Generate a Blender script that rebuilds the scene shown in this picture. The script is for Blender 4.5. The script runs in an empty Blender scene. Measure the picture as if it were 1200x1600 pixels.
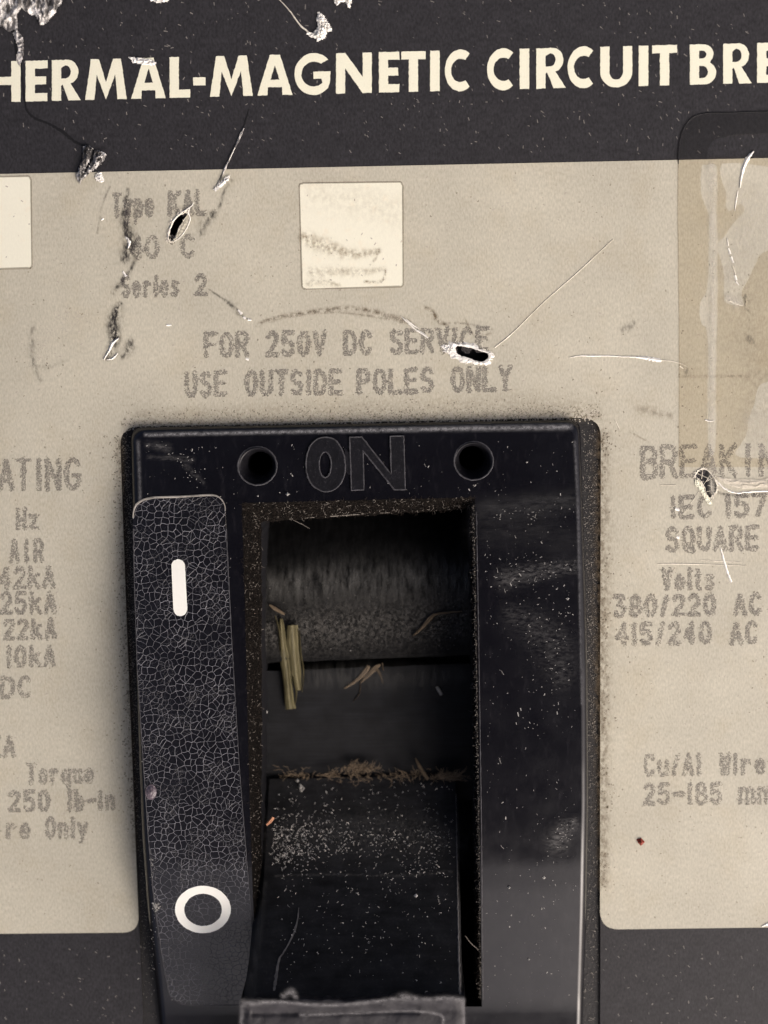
import bpy, bmesh, math, random
from mathutils import Vector, Matrix, noise
from mathutils.geometry import tessellate_polygon
random.seed(7)
R = math.radians
C = bpy.context.scene.collection
S = bpy.context.scene

# ------------------------------------------------------------------ camera
# the breaker face lies level, front up; 1 photo pixel is about 0.05 mm on it
FPX = 2200.0                       # focal length in photo pixels (1200 x 1600)
DIST = 0.110
TILT_X, TILT_Y, ROLL = R(5.4), R(1.0), R(-0.95)
cam_data = bpy.data.cameras.new('camera')
cam = bpy.data.objects.new('camera', cam_data); C.objects.link(cam)
Rm = Matrix.Rotation(TILT_Y, 3, 'Y') @ Matrix.Rotation(-TILT_X, 3, 'X') @ Matrix.Rotation(ROLL, 3, 'Z')
CAMPOS = Rm @ Vector((0, 0, DIST))
cam.location = CAMPOS
cam.rotation_euler = Rm.to_euler()
cam_data.sensor_fit = 'VERTICAL'; cam_data.sensor_height = 36; cam_data.sensor_width = 36
cam_data.lens = 36 * FPX / 1600
cam_data.clip_start = 0.001; cam_data.clip_end = 50
cam_data.dof.use_dof = True
cam_data.dof.focus_distance = DIST - 0.0012
cam_data.dof.aperture_fstop = 20
S.camera = cam

# ------------------------------------------------------------------ light
SUN_EL, SUN_AZ = R(36), R(135)      # azimuth from +Y towards +X
w = bpy.data.worlds.new('World'); S.world = w; w.use_nodes = True
nt = w.node_tree; nt.nodes.clear()
sky = nt.nodes.new('ShaderNodeTexSky'); sky.sky_type = 'NISHITA'; sky.sun_disc = False
sky.sun_elevation = SUN_EL; sky.sun_rotation = SUN_AZ
sky.air_density = 0.35; sky.dust_density = 10.0; sky.ozone_density = 1.0
bg = nt.nodes.new('ShaderNodeBackground'); bg.inputs[1].default_value = 0.15
out = nt.nodes.new('ShaderNodeOutputWorld')
nt.links.new(sky.outputs[0], bg.inputs[0]); nt.links.new(bg.outputs[0], out.inputs[0])
sd = bpy.data.lights.new('sun', 'SUN'); sd.energy = 0.5; sd.angle = R(40); sd.color = (1.0, 0.96, 0.88)
sun = bpy.data.objects.new('sun', sd); C.objects.link(sun)
sv = Vector((math.sin(SUN_AZ) * math.cos(SUN_EL), math.cos(SUN_AZ) * math.cos(SUN_EL), math.sin(SUN_EL)))
sun.rotation_euler = sv.to_track_quat('Z', 'Y').to_euler()
sun.location = sv * 2
S.view_settings.view_transform = 'Standard'; S.view_settings.look = 'None'
S.view_settings.gamma = 1; S.view_settings.exposure = 0.42
S.cycles.use_denoising = True
S.cycles.max_bounces = 6
S.cycles.caustics_reflective = False; S.cycles.caustics_refractive = False

# ------------------------------------------------------------------ helpers
U = 5e-5                            # metres per photo pixel on the label plane
MM = 1e-3
def un(px, py, z=0.0):
    """the point on the horizontal plane z (metres) seen at a photo position"""
    d = Rm @ Vector(((px - 600) / FPX, -(py - 800) / FPX, -1))
    t = (z - CAMPOS.z) / d.z
    return CAMPOS + d * t
def lerp(a, b, t): return a + (b - a) * t
def interp(tab, x):
    if x <= tab[0][0]: return tab[0][1]
    for (x0, y0), (x1, y1) in zip(tab, tab[1:]):
        if x <= x1: return lerp(y0, y1, (x - x0) / (x1 - x0))
    return tab[-1][1]

def setp(o, label=None, cat=None, group=None, kind=None):
    if label: o['label'] = label
    if cat: o['category'] = cat
    if group: o['group'] = group
    if kind: o['kind'] = kind
    return o
def link(name, me, m, parent=None):
    o = bpy.data.objects.new(name, me)
    if m is not None and not me.materials: me.materials.append(m)
    C.objects.link(o)
    if parent is not None: o.parent = parent
    return o
def from_data(name, vs, fs, m, parent=None, smooth=False):
    me = bpy.data.meshes.new(name)
    me.from_pydata([tuple(v) for v in vs], [], fs)
    me.update()
    if smooth:
        me.polygons.foreach_set('use_smooth', [True] * len(me.polygons))
    return link(name, me, m, parent)
def from_bm(name, bm, m, parent=None, smooth=False):
    me = bpy.data.meshes.new(name); bm.to_mesh(me); bm.free()
    if smooth:
        me.polygons.foreach_set('use_smooth', [True] * len(me.polygons))
    return link(name, me, m, parent)

# ---- escutcheon height profile along the face
ZT = [(600, .3), (650, .75), (700, 1.2), (800, 2.0), (900, 2.7), (1050, 3.5), (1200, 4.0), (1300, 3.98), (1345, 3.8), (1400, 3.3),
      (1470, 2.3), (1530, 1.35), (1570, 0.75), (1600, 0.68), (1700, 0.6), (1900, 0.5)]
ZTW = sorted((un(560, p, z * MM).y, z * MM) for p, z in ZT)
def _c(x):                           # smoothed profile
    return sum(interp(ZTW, x + d * 0.0008) for d in (-1, -.75, -.5, -.25, 0, .25, .5, .75, 1)) / 9
def znorm(Y):
    e = 1e-4; return Vector((0, -(zf(Y + e) - zf(Y - e)) / (2 * e), 1)).normalized()
def zf(Y): return _c(Y)
def unf(px, py, dz=0.0):
    """a photo position laid on the curved face, dz above it"""
    z = 0.005
    for _ in range(6):
        p = un(px, py, z); z = zf(p.y) + dz
    return un(px, py, z)

# ---- loops in photo pixels
def densify(pts, step=6, closed=True):
    outp = []
    n = len(pts)
    for i in range(n if closed else n - 1):
        a = pts[i]; b = pts[(i + 1) % n]
        L = math.hypot(b[0] - a[0], b[1] - a[1]); k = max(1, int(L / step))
        for j in range(k): outp.append((lerp(a[0], b[0], j / k), lerp(a[1], b[1], j / k)))
    if not closed: outp.append(pts[-1])
    return outp
def rounded(pts, radii, n=7):
    outp = []
    N = len(pts)
    for i in range(N):
        r = radii[i] if isinstance(radii, (list, tuple)) else radii
        p = Vector(pts[i]); a = Vector(pts[i - 1]); b = Vector(pts[(i + 1) % N])
        if r <= 0: outp.append(tuple(p)); continue
        ua = (a - p).normalized(); ub = (b - p).normalized()
        r1 = min(r, (a - p).length * .49); r2 = min(r, (b - p).length * .49)
        s = p + ua * r1; e = p + ub * r2
        for k in range(n + 1):
            t = k / n
            q = s * (1 - t) ** 2 + p * 2 * t * (1 - t) + e * t ** 2
            # pull towards a circular arc
            outp.append((q.x, q.y))
    return outp
def ellipse(cx, cy, rx, ry, n=48, rot=0):
    return [(cx + rx * math.cos(2 * math.pi * i / n) * math.cos(rot) - ry * math.sin(2 * math.pi * i / n) * math.sin(rot),
             cy + rx * math.cos(2 * math.pi * i / n) * math.sin(rot) + ry * math.sin(2 * math.pi * i / n) * math.cos(rot)) for i in range(n)]
def jitter(pts, a, f=0.15, seed=0.0):
    return [(x + a * noise.noise(Vector((x * f, y * f, seed))), y + a * noise.noise(Vector((x * f, y * f, seed + 9.1)))) for x, y in pts]
def crs(pts, n=8, closed=False):
    """Catmull-Rom through points"""
    P = [Vector(p) for p in pts]; outp = []
    N = len(P)
    rng = range(N) if closed else range(N - 1)
    for i in rng:
        if closed: p0, p1, p2, p3 = P[i - 1], P[i], P[(i + 1) % N], P[(i + 2) % N]
        else: p0, p1, p2, p3 = P[max(i - 1, 0)], P[i], P[i + 1], P[min(i + 2, N - 1)]
        for k in range(n):
            t = k / n
            q = 0.5 * ((2 * p1) + (p2 - p0) * t + (2 * p0 - 5 * p1 + 4 * p2 - p3) * t * t + (3 * p1 - p0 - 3 * p2 + p3) * t ** 3)
            outp.append(tuple(q))
    if not closed: outp.append(tuple(P[-1]))
    return outp

def slab(name, loops, z, thick, m, parent=None, mapper=None, drape=False, smooth=False, wall_mat=None, step=None):
    """a sheet with real thickness from photo-pixel loops (outer, then holes)"""
    mp = mapper or (lambda x, y: un(x, y, z))
    L3 = [[mp(x, y) for x, y in lp] for lp in loops]
    flat = [[Vector((p.x, p.y, 0)) for p in lp] for lp in L3]
    tris = tessellate_polygon(flat)
    allp = [p for lp in L3 for p in lp]
    bm = bmesh.new()
    bv = [bm.verts.new((p.x, p.y, 0 if drape else p.z)) for p in allp]
    for t in tris:
        try:
            f = bm.faces.new([bv[i] for i in t])
        except ValueError: pass
    bmesh.ops.recalc_face_normals(bm, faces=bm.faces)
    for f in bm.faces:
        if f.normal.z < 0: f.normal_flip()
    if drape:
        ys = [v.co.y for v in bm.verts]; y0, y1 = min(ys), max(ys)
        st = step or 0.0006
        k = int((y1 - y0) / st)
        for i in range(1, k + 1):
            y = y0 + i * st
            bmesh.ops.bisect_plane(bm, geom=bm.verts[:] + bm.edges[:] + bm.faces[:], plane_co=(0, y, 0), plane_no=(0, 1, 0), dist=1e-8)
        for v in bm.verts: v.co.z = zf(v.co.y) + z
    for f in bm.faces: f.smooth = bool(smooth or drape)
    # walls from the boundary edges, with vertices of their own
    if thick > 0:
        be = [e for e in bm.edges if len(e.link_faces) == 1]
        dup = {}
        for e in be:
            a, b = e.verts
            f = e.link_faces[0]
            # order so that the wall faces out
            ls = [l for l in f.loops if l.edge == e][0]
            a, b = ls.vert, ls.link_loop_next.vert
            for v in (a, b):
                if v not in dup:
                    dup[v] = (bm.verts.new(v.co), bm.verts.new(v.co - Vector((0, 0, thick))))
            wf = bm.faces.new((dup[b][0], dup[a][0], dup[a][1], dup[b][1]))
            wf.smooth = False
            if wall_mat is not None: wf.material_index = 1
    me = bpy.data.meshes.new(name); bm.to_mesh(me); bm.free()
    me.materials.append(m)
    if wall_mat is not None: me.materials.append(wall_mat)
    if drape:
        wallv = set()
        for p in me.polygons:
            if not p.use_smooth: wallv.update(p.vertices)
        me.normals_split_custom_set_from_vertices([(0, 0, 0) if v.index in wallv else tuple(znorm(v.co.y)) for v in me.vertices])
    return link(name, me, None, parent)

def ribbon(name, pts, widths, m, parent=None, z=0.0, h=0.03, mapper=None, flat=False, seed=0, rough=0.0):
    """a ridge (or flat mark) following photo-pixel points; widths in px, h in mm"""
    mp = mapper or (lambda x, y, dz=0.0: un(x, y, z + dz))
    vs, fs = [], []
    n = len(pts)
    for i, (x, y) in enumerate(pts):
        a = pts[max(i - 1, 0)]; b = pts[min(i + 1, n - 1)]
        dx, dy = b[0] - a[0], b[1] - a[1]; L = math.hypot(dx, dy) or 1
        nx, ny = -dy / L, dx / L
        wd = widths if isinstance(widths, (int, float)) else interp([(k / (len(widths) - 1), q) for k, q in enumerate(widths)], i / (n - 1))
        wl = wd * .5 * (1 + rough * noise.noise(Vector((i * .9, seed, 1))))
        wr = wd * .5 * (1 + rough * noise.noise(Vector((i * .9, seed, 7))))
        hh = (h * (0.6 + .4 * min(1, wd / 3))) * MM
        vs += [mp(x + nx * wl, y + ny * wl, 0.0), mp(x + nx * (wl - wr) * .3, y + ny * (wl - wr) * .3, hh), mp(x - nx * wr, y - ny * wr, 0.0)]
        if i:
            k = i * 3
            fs += [(k - 3, k - 2, k + 1, k), (k - 2, k - 1, k + 2, k + 1)]
    return from_data(name, vs, fs, m, parent, smooth=False)

class Specks:
    """many tiny flat flakes / grains in one mesh"""
    def __init__(s): s.vs = []; s.fs = []
    def quad(s, p, r, asp=1.0, ang=None, lift=0.0, tilt=0.0):
        a = random.random() * 6.283 if ang is None else ang
        ux, uy = math.cos(a) * r * asp, math.sin(a) * r * asp
        vx, vy = -math.sin(a) * r, math.cos(a) * r
        k = len(s.vs); t1 = random.uniform(-tilt, tilt) * r
        s.vs += [(p.x - ux - vx * random.uniform(.6, 1.2), p.y - uy - vy, p.z + lift + t1), (p.x + ux - vx, p.y + uy - vy * random.uniform(.6, 1.2), p.z + lift - t1),
                 (p.x + ux * random.uniform(.6, 1.1) + vx, p.y + uy + vy, p.z + lift - t1), (p.x - ux + vx, p.y - uy + vy * random.uniform(.5, 1.1), p.z + lift + t1)]
        s.fs.append((k, k + 1, k + 2, k + 3))
    def grain(s, p, r):
        """a small faceted crumb"""
        k = len(s.vs)
        q = [random.uniform(.6, 1.3) * r for _ in range(6)]
        s.vs += [(p.x + q[0], p.y, p.z + r * .3), (p.x, p.y + q[1], p.z + r * .3), (p.x - q[2], p.y, p.z + r * .3), (p.x, p.y - q[3], p.z + r * .3), (p.x, p.y, p.z + q[4] * 1.2), (p.x, p.y, p.z - .2 * r)]
        s.fs += [(k, k + 1, k + 4), (k + 1, k + 2, k + 4), (k + 2, k + 3, k + 4), (k + 3, k, k + 4), (k + 1, k, k + 5), (k + 2, k + 1, k + 5), (k + 3, k + 2, k + 5), (k, k + 3, k + 5)]
    def fibre(s, p, L, wd, up=0.6, curl=1.0, a=None):
        a = random.random() * 6.283 if a is None else a
        e = random.uniform(0, up)
        x, y, z = p
        k = len(s.vs); n = 4
        for i in range(n + 1):
            ww = wd * (1 - .5 * i / n) * .5
            px, py = -math.sin(a) * ww, math.cos(a) * ww
            s.vs += [(x + px, y + py, z), (x - px, y - py, z)]
            if i: s.fs.append((k + 2 * i - 2, k + 2 * i - 1, k + 2 * i + 1, k + 2 * i))
            st = L / n
            x += math.cos(a) * math.cos(e) * st; y += math.sin(a) * math.cos(e) * st; z += math.sin(e) * st
            a += random.uniform(-curl, curl); e += random.uniform(-curl, curl) * .6
    def build(s, name, m, parent=None, **k):
        o = from_data(name, s.vs, s.fs, m, parent); setp(o, **k); return o

# ------------------------------------------------------------------ materials
def mat(name, base, rough=0.5, spec=0.5, noise_col=None, streak=None, bump=None, bump2=None, metal=0.0, rough_var=None, mix=None):
    """procedural material; coordinates are in millimetres.
    noise_col=(scale, amount) value mottling; streak=((sx,sy,sz), amount); bump=((sx,sy,sz), depth_mm);
    mix=(colour, scale, lo, hi, amount, stretch) second colour in noise patches"""
    m = bpy.data.materials.new(name); m.use_nodes = True
    nt = m.node_tree; N = nt.nodes; Lk = nt.links
    b = N['Principled BSDF']
    b.inputs['Roughness'].default_value = rough
    b.inputs['Specular IOR Level'].default_value = spec
    b.inputs['Metallic'].default_value = metal
    tc = N.new('ShaderNodeTexCoord'); sc = N.new('ShaderNodeVectorMath'); sc.operation = 'SCALE'; sc.inputs['Scale'].default_value = 1000
    Lk.new(tc.outputs['Object'], sc.inputs[0])
    def nz(stretch, detail=3, rgh=.55):
        mp = N.new('ShaderNodeVectorMath'); mp.operation = 'MULTIPLY'
        mp.inputs[1].default_value = stretch
        Lk.new(sc.outputs[0], mp.inputs[0])
        t = N.new('ShaderNodeTexNoise'); t.inputs['Scale'].default_value = 1; t.inputs['Detail'].default_value = detail; t.inputs['Roughness'].default_value = rgh
        Lk.new(mp.outputs[0], t.inputs['Vector'])
        return t.outputs['Fac']
    def mr(src, a, b_, c, d):
        r = N.new('ShaderNodeMapRange'); r.inputs[1].default_value = a; r.inputs[2].default_value = b_; r.inputs[3].default_value = c; r.inputs[4].default_value = d
        Lk.new(src, r.inputs[0]); return r.outputs[0]
    rgb = N.new('ShaderNodeRGB'); rgb.outputs[0].default_value = (*base, 1)
    col = rgb.outputs[0]
    if mix:
        mc, msc, lo, hi, amt = mix[:5]; st = mix[5] if len(mix) > 5 else (1, 1, 1)
        f = mr(nz((msc * st[0], msc * st[1], msc * st[2]), 5, .6), lo, hi, 0, amt)
        mx = N.new('ShaderNodeMix'); mx.data_type = 'RGBA'
        mx.inputs[7].default_value = (*mc, 1); Lk.new(f, mx.inputs[0]); Lk.new(col, mx.inputs[6]); col = mx.outputs[2]
    def mul(col, fac):
        v = N.new('ShaderNodeVectorMath'); v.operation = 'SCALE'; Lk.new(col, v.inputs[0]); Lk.new(fac, v.inputs['Scale']); return v.outputs[0]
    if noise_col: col = mul(col, mr(nz((noise_col[0],) * 3, 5), .25, .75, 1 - noise_col[1], 1 + noise_col[1]))
    if streak: col = mul(col, mr(nz(streak[0], 2), .25, .75, 1 - streak[1], 1 + streak[1]))
    Lk.new(col, b.inputs['Base Color'])
    if rough_var: Lk.new(mr(nz((rough_var[0],) * 3, 4), .3, .7, rough_var[1], rough_var[2]), b.inputs['Roughness'])
    last = None
    for bp in (bump, bump2):
        if not bp: continue
        bn = N.new('ShaderNodeBump'); bn.inputs['Distance'].default_value = bp[1] * MM; bn.inputs['Strength'].default_value = 1
        Lk.new(nz(bp[0], 3), bn.inputs['Height'])
        if last: Lk.new(last, bn.inputs['Normal'])
        last = bn.outputs[0]
    if last: Lk.new(last, b.inputs['Normal'])
    m['n'] = 1
    return m
def translucent(name, base, alpha, rough=.4, spec=.3):
    m = mat(name, base, rough, spec); m.node_tree.nodes['Principled BSDF'].inputs['Alpha'].default_value = alpha
    return m

M = {}
M['cover'] = mat('black_print', (.0235, .0228, .0255), .55, .22, noise_col=(.9, .18), streak=((6, 3.2, 3), .40), bump=((9, 4, 4), .010), bump2=((1.0, 1.0, 1), .02),
                 mix=((.055, .053, .055), 5.5, .63, .72, .55, (1.6, .6, 1)))
M['label'] = mat('beige_print', (.445, .422, .343), .5, .3, noise_col=(.13, .10), streak=((8, 3.4, 3), .15), bump=((8, 3.6, 3), .012),
                 mix=((.42, .385, .295), .28, .5, .68, .55))
M['white_print'] = mat('cream_window_print', (.74, .725, .60), .45, .3, streak=((8, 3.6, 3), .03), bump=((8, 3.6, 3), .004), mix=((.72, .62, .46), .9, .58, .75, .4))
M['title'] = mat('cream_letter_print', (.74, .73, .585), .5, .3, streak=((9, 9, 3), .05), mix=((.6, .5, .35), 3.5, .62, .72, .25))
M['ink'] = translucent('worn_grey_ink', (.13, .118, .115), .40, .6, .1)
M['gloss'] = mat('glossy_black_plastic', (.0045, .0045, .0068), .2, .42, rough_var=(.5, .17, .27), bump=((.5, .5, .5), .008), bump2=((7, 5, 5), .0007),
                 mix=((.022, .021, .025), 1.6, .56, .78, .5, (1.7, .5, 1)))
M['flange'] = mat('speckled_black_plastic', (.013, .0125, .0135), .55, .3, noise_col=(3, .4), bump=((5, 5, 5), .03), mix=((.11, .10, .09), 11, .64, .70, .8))
M['lip'] = mat('fuzzy_dusty_lip', (.004, .0034, .003), .9, .05, bump=((7, 7, 7), .06), mix=((.030, .024, .020), 6, .55, .70, .7))
M['dark'] = mat('dark_cavity_plastic', (.008, .008, .010), .75, .15)
M['plate_a'] = mat('dusty_shutter_plate', (.0075, .0075, .0078), .8, .1, noise_col=(1.1, .45), streak=((3.2, .35, 1), .5), bump=((6, 6, 6), .02), mix=((.009, .009, .009), 2.0, .52, .66, .8))
M['plate_b'] = mat('ribbed_shutter_plate', (.008, .0085, .010), .62, .2, noise_col=(.7, .4), streak=((.25, 9, 1), .4), bump=((.5, 9, 1), .012), mix=((.022, .021, .02), 7, .64, .72, .7))
M['handle'] = mat('dusty_handle_plastic', (.019, .019, .020), .7, .10, noise_col=(.6, .4), streak=((.4, 2.2, .6), .3), bump=((3, 3, 3), .02), mix=((.045, .043, .041), 4.5, .54, .75, .5))
M['worn'] = mat('worn_handle_tip', (.024, .023, .027), .6, .3, noise_col=(.8, .3), bump=((4, 4, 4), .03), mix=((.06, .059, .063), 1.6, .55, .75, .5, (.8, 1.2, 1)))
M['raised'] = mat('dusty_raised_letter', (.008, .0078, .010), .4, .3, noise_col=(1.5, .4), bump=((5, 5, 5), .012), mix=((.05, .049, .053), 8, .58, .68, .6))
M['edge'] = mat('dust_caught_on_edges', (.06, .059, .064), .8, .2, noise_col=(3, .5))
M['edge_lt'] = mat('pale_sticker_edge', (.30, .28, .25), .7, .3, noise_col=(1.2, .6))
M['white_ink'] = mat('white_mark_print', (.90, .90, .83), .4, .4, noise_col=(1.0, .02))
M['dustw'] = mat('white_dust', (.33, .32, .30), .9, .1, noise_col=(2, .3))
M['dusth'] = mat('bright_handle_dust', (.62, .60, .56), .9, .1, noise_col=(2, .3))
M['gritl'] = mat('light_grit', (.30, .28, .25), .9, .1, noise_col=(2, .4))
M['dustg'] = mat('grey_dust', (.17, .16, .15), .9, .1, noise_col=(2, .4))
M['dirt'] = translucent('brown_dirt', (.15, .115, .07), .38, .9, 0)
M['dirtd'] = translucent('dark_dirt', (.045, .040, .036), .36, .9, 0)
M['paled'] = translucent('pale_dust_on_label', (.75, .70, .60), .5, .8, 0.1)
M['tear'] = mat('torn_white_plastic', (.76, .745, .70), .38, .5, bump=((5, 5, 5), .05), noise_col=(2.0, .25))
M['scratch'] = mat('white_scratch', (.85, .83, .77), .4, .5, noise_col=(2.5, .12))
M['scratch_dim'] = mat('dull_scratch', (.70, .66, .56), .4, .5, noise_col=(3, .3))
M['film'] = mat('crumpled_torn_film', (.085, .080, .078), .28, .9, noise_col=(1.2, .6), bump=((2.2, 1.2, 2), .10), mix=((.75, .73, .70), 1.1, .46, .60, .9, (1.7, .6, 1)))
M['black'] = mat('black_gouge', (.006, .006, .007), .6, .3)
M['straw'] = mat('dry_straw', (.115, .100, .050), .65, .3, streak=((9, .5, 3), .42), bump=((10, .6, 3), .05), mix=((.05, .042, .022), 1.4, .5, .7, .6, (2.5, .6, 1)))
M['fibre'] = mat('brown_plant_fibre', (.16, .12, .08), .8, .2, noise_col=(2, .4))
M['lint'] = mat('pale_lint', (.19, .172, .15), .9, .1)
M['lint_dark'] = mat('brown_lint', (.022, .018, .0155), .9, .03)
M['chip_orange'] = mat('orange_chip', (.62, .33, .20), .6, .3, streak=((4, 1, 1), .2))
M['red_crumb'] = mat('red_crumb', (.20, .035, .022), .6, .3)
M['ground'] = mat('concrete_ground', (.30, .29, .27), .9, .2, noise_col=(.02, .15))

def crackle():
    m = bpy.data.materials.new('crazed_black_film'); m.use_nodes = True
    nt = m.node_tree; N = nt.nodes; Lk = nt.links; b = N['Principled BSDF']
    tc = N.new('ShaderNodeTexCoord'); sc = N.new('ShaderNodeVectorMath'); sc.operation = 'SCALE'; sc.inputs['Scale'].default_value = 1000
    Lk.new(tc.outputs['Object'], sc.inputs[0])
    nz = N.new('ShaderNodeTexNoise'); nz.inputs['Scale'].default_value = .9; nz.inputs['Detail'].default_value = 3
    Lk.new(sc.outputs[0], nz.inputs['Vector'])
    sub = N.new('ShaderNodeVectorMath'); sub.operation = 'SUBTRACT'; sub.inputs[1].default_value = (.5, .5, .5); Lk.new(nz.outputs['Color'], sub.inputs[0])
    s2 = N.new('ShaderNodeVectorMath'); s2.operation = 'SCALE'; s2.inputs['Scale'].default_value = .55; Lk.new(sub.outputs[0], s2.inputs[0])
    ad = N.new('ShaderNodeVectorMath'); ad.operation = 'ADD'; Lk.new(sc.outputs[0], ad.inputs[0]); Lk.new(s2.outputs[0], ad.inputs[1])
    fl = N.new('ShaderNodeVectorMath'); fl.operation = 'MULTIPLY'; fl.inputs[1].default_value = (1, 1, 0); Lk.new(ad.outputs[0], fl.inputs[0])
    facs = []
    for scale, wd, amt in ((2.05, .022, .9), (3.6, .016, .22)):
        v = N.new('ShaderNodeTexVoronoi'); v.voronoi_dimensions = '2D'; v.feature = 'DISTANCE_TO_EDGE'; v.inputs['Scale'].default_value = scale; v.inputs['Randomness'].default_value = .95
        Lk.new(fl.outputs[0], v.inputs['Vector'])
        r = N.new('ShaderNodeMapRange'); r.inputs[1].default_value = wd * .45; r.inputs[2].default_value = wd * 1.7; r.inputs[3].default_value = amt; r.inputs[4].default_value = 0
        Lk.new(v.outputs['Distance'], r.inputs[0]); facs.append(r.outputs[0])
    n2 = N.new('ShaderNodeTexNoise'); n2.inputs['Scale'].default_value = .55; n2.inputs['Detail'].default_value = 2; Lk.new(sc.outputs[0], n2.inputs['Vector'])
    r2 = N.new('ShaderNodeMapRange'); r2.inputs[1].default_value = .46; r2.inputs[2].default_value = .56; Lk.new(n2.outputs['Fac'], r2.inputs[0])
    mm = N.new('ShaderNodeMath'); mm.operation = 'MULTIPLY'; Lk.new(facs[1], mm.inputs[0]); Lk.new(r2.outputs[0], mm.inputs[1])
    mx = N.new('ShaderNodeMath'); mx.operation = 'MAXIMUM'; Lk.new(facs[0], mx.inputs[0]); Lk.new(mm.outputs[0], mx.inputs[1])
    n3 = N.new('ShaderNodeTexNoise'); n3.inputs['Scale'].default_value = .45; n3.inputs['Detail'].default_value = 3; Lk.new(sc.outputs[0], n3.inputs['Vector'])
    r3 = N.new('ShaderNodeMapRange'); r3.inputs[1].default_value = .3; r3.inputs[2].default_value = .65; r3.inputs[3].default_value = .22; r3.inputs[4].default_value = 1; Lk.new(n3.outputs['Fac'], r3.inputs[0])
    m3 = N.new('ShaderNodeMath'); m3.operation = 'MULTIPLY'; Lk.new(mx.outputs[0], m3.inputs[0]); Lk.new(r3.outputs[0], m3.inputs[1])
    mc = N.new('ShaderNodeMix'); mc.data_type = 'RGBA'; mc.inputs[6].default_value = (.0075, .0075, .0105, 1); mc.inputs[7].default_value = (.27, .27, .30, 1)
    Lk.new(m3.outputs[0], mc.inputs[0]); Lk.new(mc.outputs[2], b.inputs['Base Color'])
    b.inputs['Roughness'].default_value = .2; b.inputs['Specular IOR Level'].default_value = .5
    bn = N.new('ShaderNodeBump'); bn.inputs['Distance'].default_value = .02 * MM; Lk.new(mx.outputs[0], bn.inputs['Height']); Lk.new(bn.outputs[0], b.inputs['Normal'])
    return m
M['crackle'] = crackle()

def tape_mat(name, c):
    m = bpy.data.materials.new(name); m.use_nodes = True
    nt = m.node_tree; N = nt.nodes; Lk = nt.links; N.remove(N['Principled BSDF'])
    t = N.new('ShaderNodeBsdfTransparent'); t.inputs[0].default_value = (*c, 1)
    g = N.new('ShaderNodeBsdfGlossy'); g.inputs['Roughness'].default_value = .18; g.inputs[0].default_value = (1, 1, 1, 1)
    mx = N.new('ShaderNodeMixShader'); mx.inputs[0].default_value = .025; Lk.new(t.outputs[0], mx.inputs[1]); Lk.new(g.outputs[0], mx.inputs[2])
    Lk.new(mx.outputs[0], N['Material Output'].inputs[0]); return m
M['tape'] = tape_mat('clear_tape', (.93, .905, .855)); M['tape_dark'] = tape_mat('smoky_tape_fold', (.78, .78, .78))

# ------------------------------------------------------------------ ground under the breaker
bm = bmesh.new(); bmesh.ops.create_grid(bm, x_segments=8, y_segments=8, size=6)
for v in bm.verts: v.co.z = -0.075
g = from_bm('ground', bm, M['ground']); setp(g, kind='structure')

# ------------------------------------------------------------------ breaker
BR = bpy.data.objects.new('circuit_breaker', None); C.objects.link(BR); BR.location = (0, 0, -0.075)
setp(BR, 'worn black circuit breaker with scratched beige rating label and black handle frame', 'circuit breaker')
PARENT_OFF = Vector((0, 0, 0.075))
def adopt():
    """parts were built in world coordinates: keep them there under the breaker's Empty"""
    for o in list(C.objects):
        if o.parent is BR: o.location = PARENT_OFF

# loops
HOLE1 = jitter(crs([(264, 373), (266, 358), (273, 344), (283, 335), (293, 333), (286, 346), (279, 358), (273, 373), (267, 377)], 5, True), 1.6, .3)
HOLE2 = jitter(crs([(712, 541), (728, 542), (747, 547), (762, 552), (763, 560), (753, 565), (740, 563), (727, 558), (714, 553)], 5, True), 1.6, .3, 3)
HOLE3 = jitter(crs([(1086, 746), (1091, 736), (1101, 733), (1110, 739), (1117, 750), (1120, 761), (1117, 770), (1109, 778), (1104, 771), (1100, 760), (1094, 750)], 5, True), 1.2, .3, 5)
CUT = rounded([(187, 667), (939, 652), (938, 1000), (939, 1500), (936, 1950), (236, 1950), (218, 1450), (199, 1000)], [30, 32, 0, 0, 0, 0, 0, 0])
PITZ = -1.2 * MM
# black printed cover sheet
slab('cover_sheet', [[(-330, -260), (1530, -260), (1530, 1860), (937, 1860)] + [(938, 1500), (938, 1000), (939, 690)] +
     rounded([(939, 690), (939, 652), (187, 667), (187, 700)], [0, 32, 30, 0])[1:-1] + [(187, 700), (199, 1000), (218, 1450), (234, 1860), (-330, 1860)],
     HOLE1, HOLE2, HOLE3], 0.0, .25 * MM, M['cover'], BR)
# beige printed field
bl = [(-320, 278.5), (1520, 240.3), (1520, 1445)]
bl += rounded([(1520, 1445), (937.5, 1452.5), (938, 1000)], [0, 30, 0])[1:-1] + [(938, 1000)]
bl += rounded([(938, 1000), (939, 652), (187, 667), (199, 1000)], [0, 32, 30, 0])[1:-1] + [(199, 1000)]
bl += rounded([(199, 1000), (217.5, 1457), (-320, 1462)], [0, 26, 0])[1:-1] + [(-320, 1462)]
H1 = jitter(HOLE1, .5, 1); H2 = jitter(HOLE2, .5, 1); H3 = jitter(HOLE3, .5, 1)
label = slab('rating_label', [bl, H1, H2, H3], .035 * MM, .03 * MM, M['label'], BR)
LZ = .035 * MM
# body under the sheets with the recess and its walls
slab('housing', [[(-330, -260), (1530, -260), (1530, 1860), (-330, 1860)], [(400, 800), (400, 1700), (765, 1700), (755, 780)], ellipse(406, 724, 23, 23, 24), ellipse(737, 716, 23, 23, 24)], PITZ, 73 * MM, M['dark'], BR)
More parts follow.
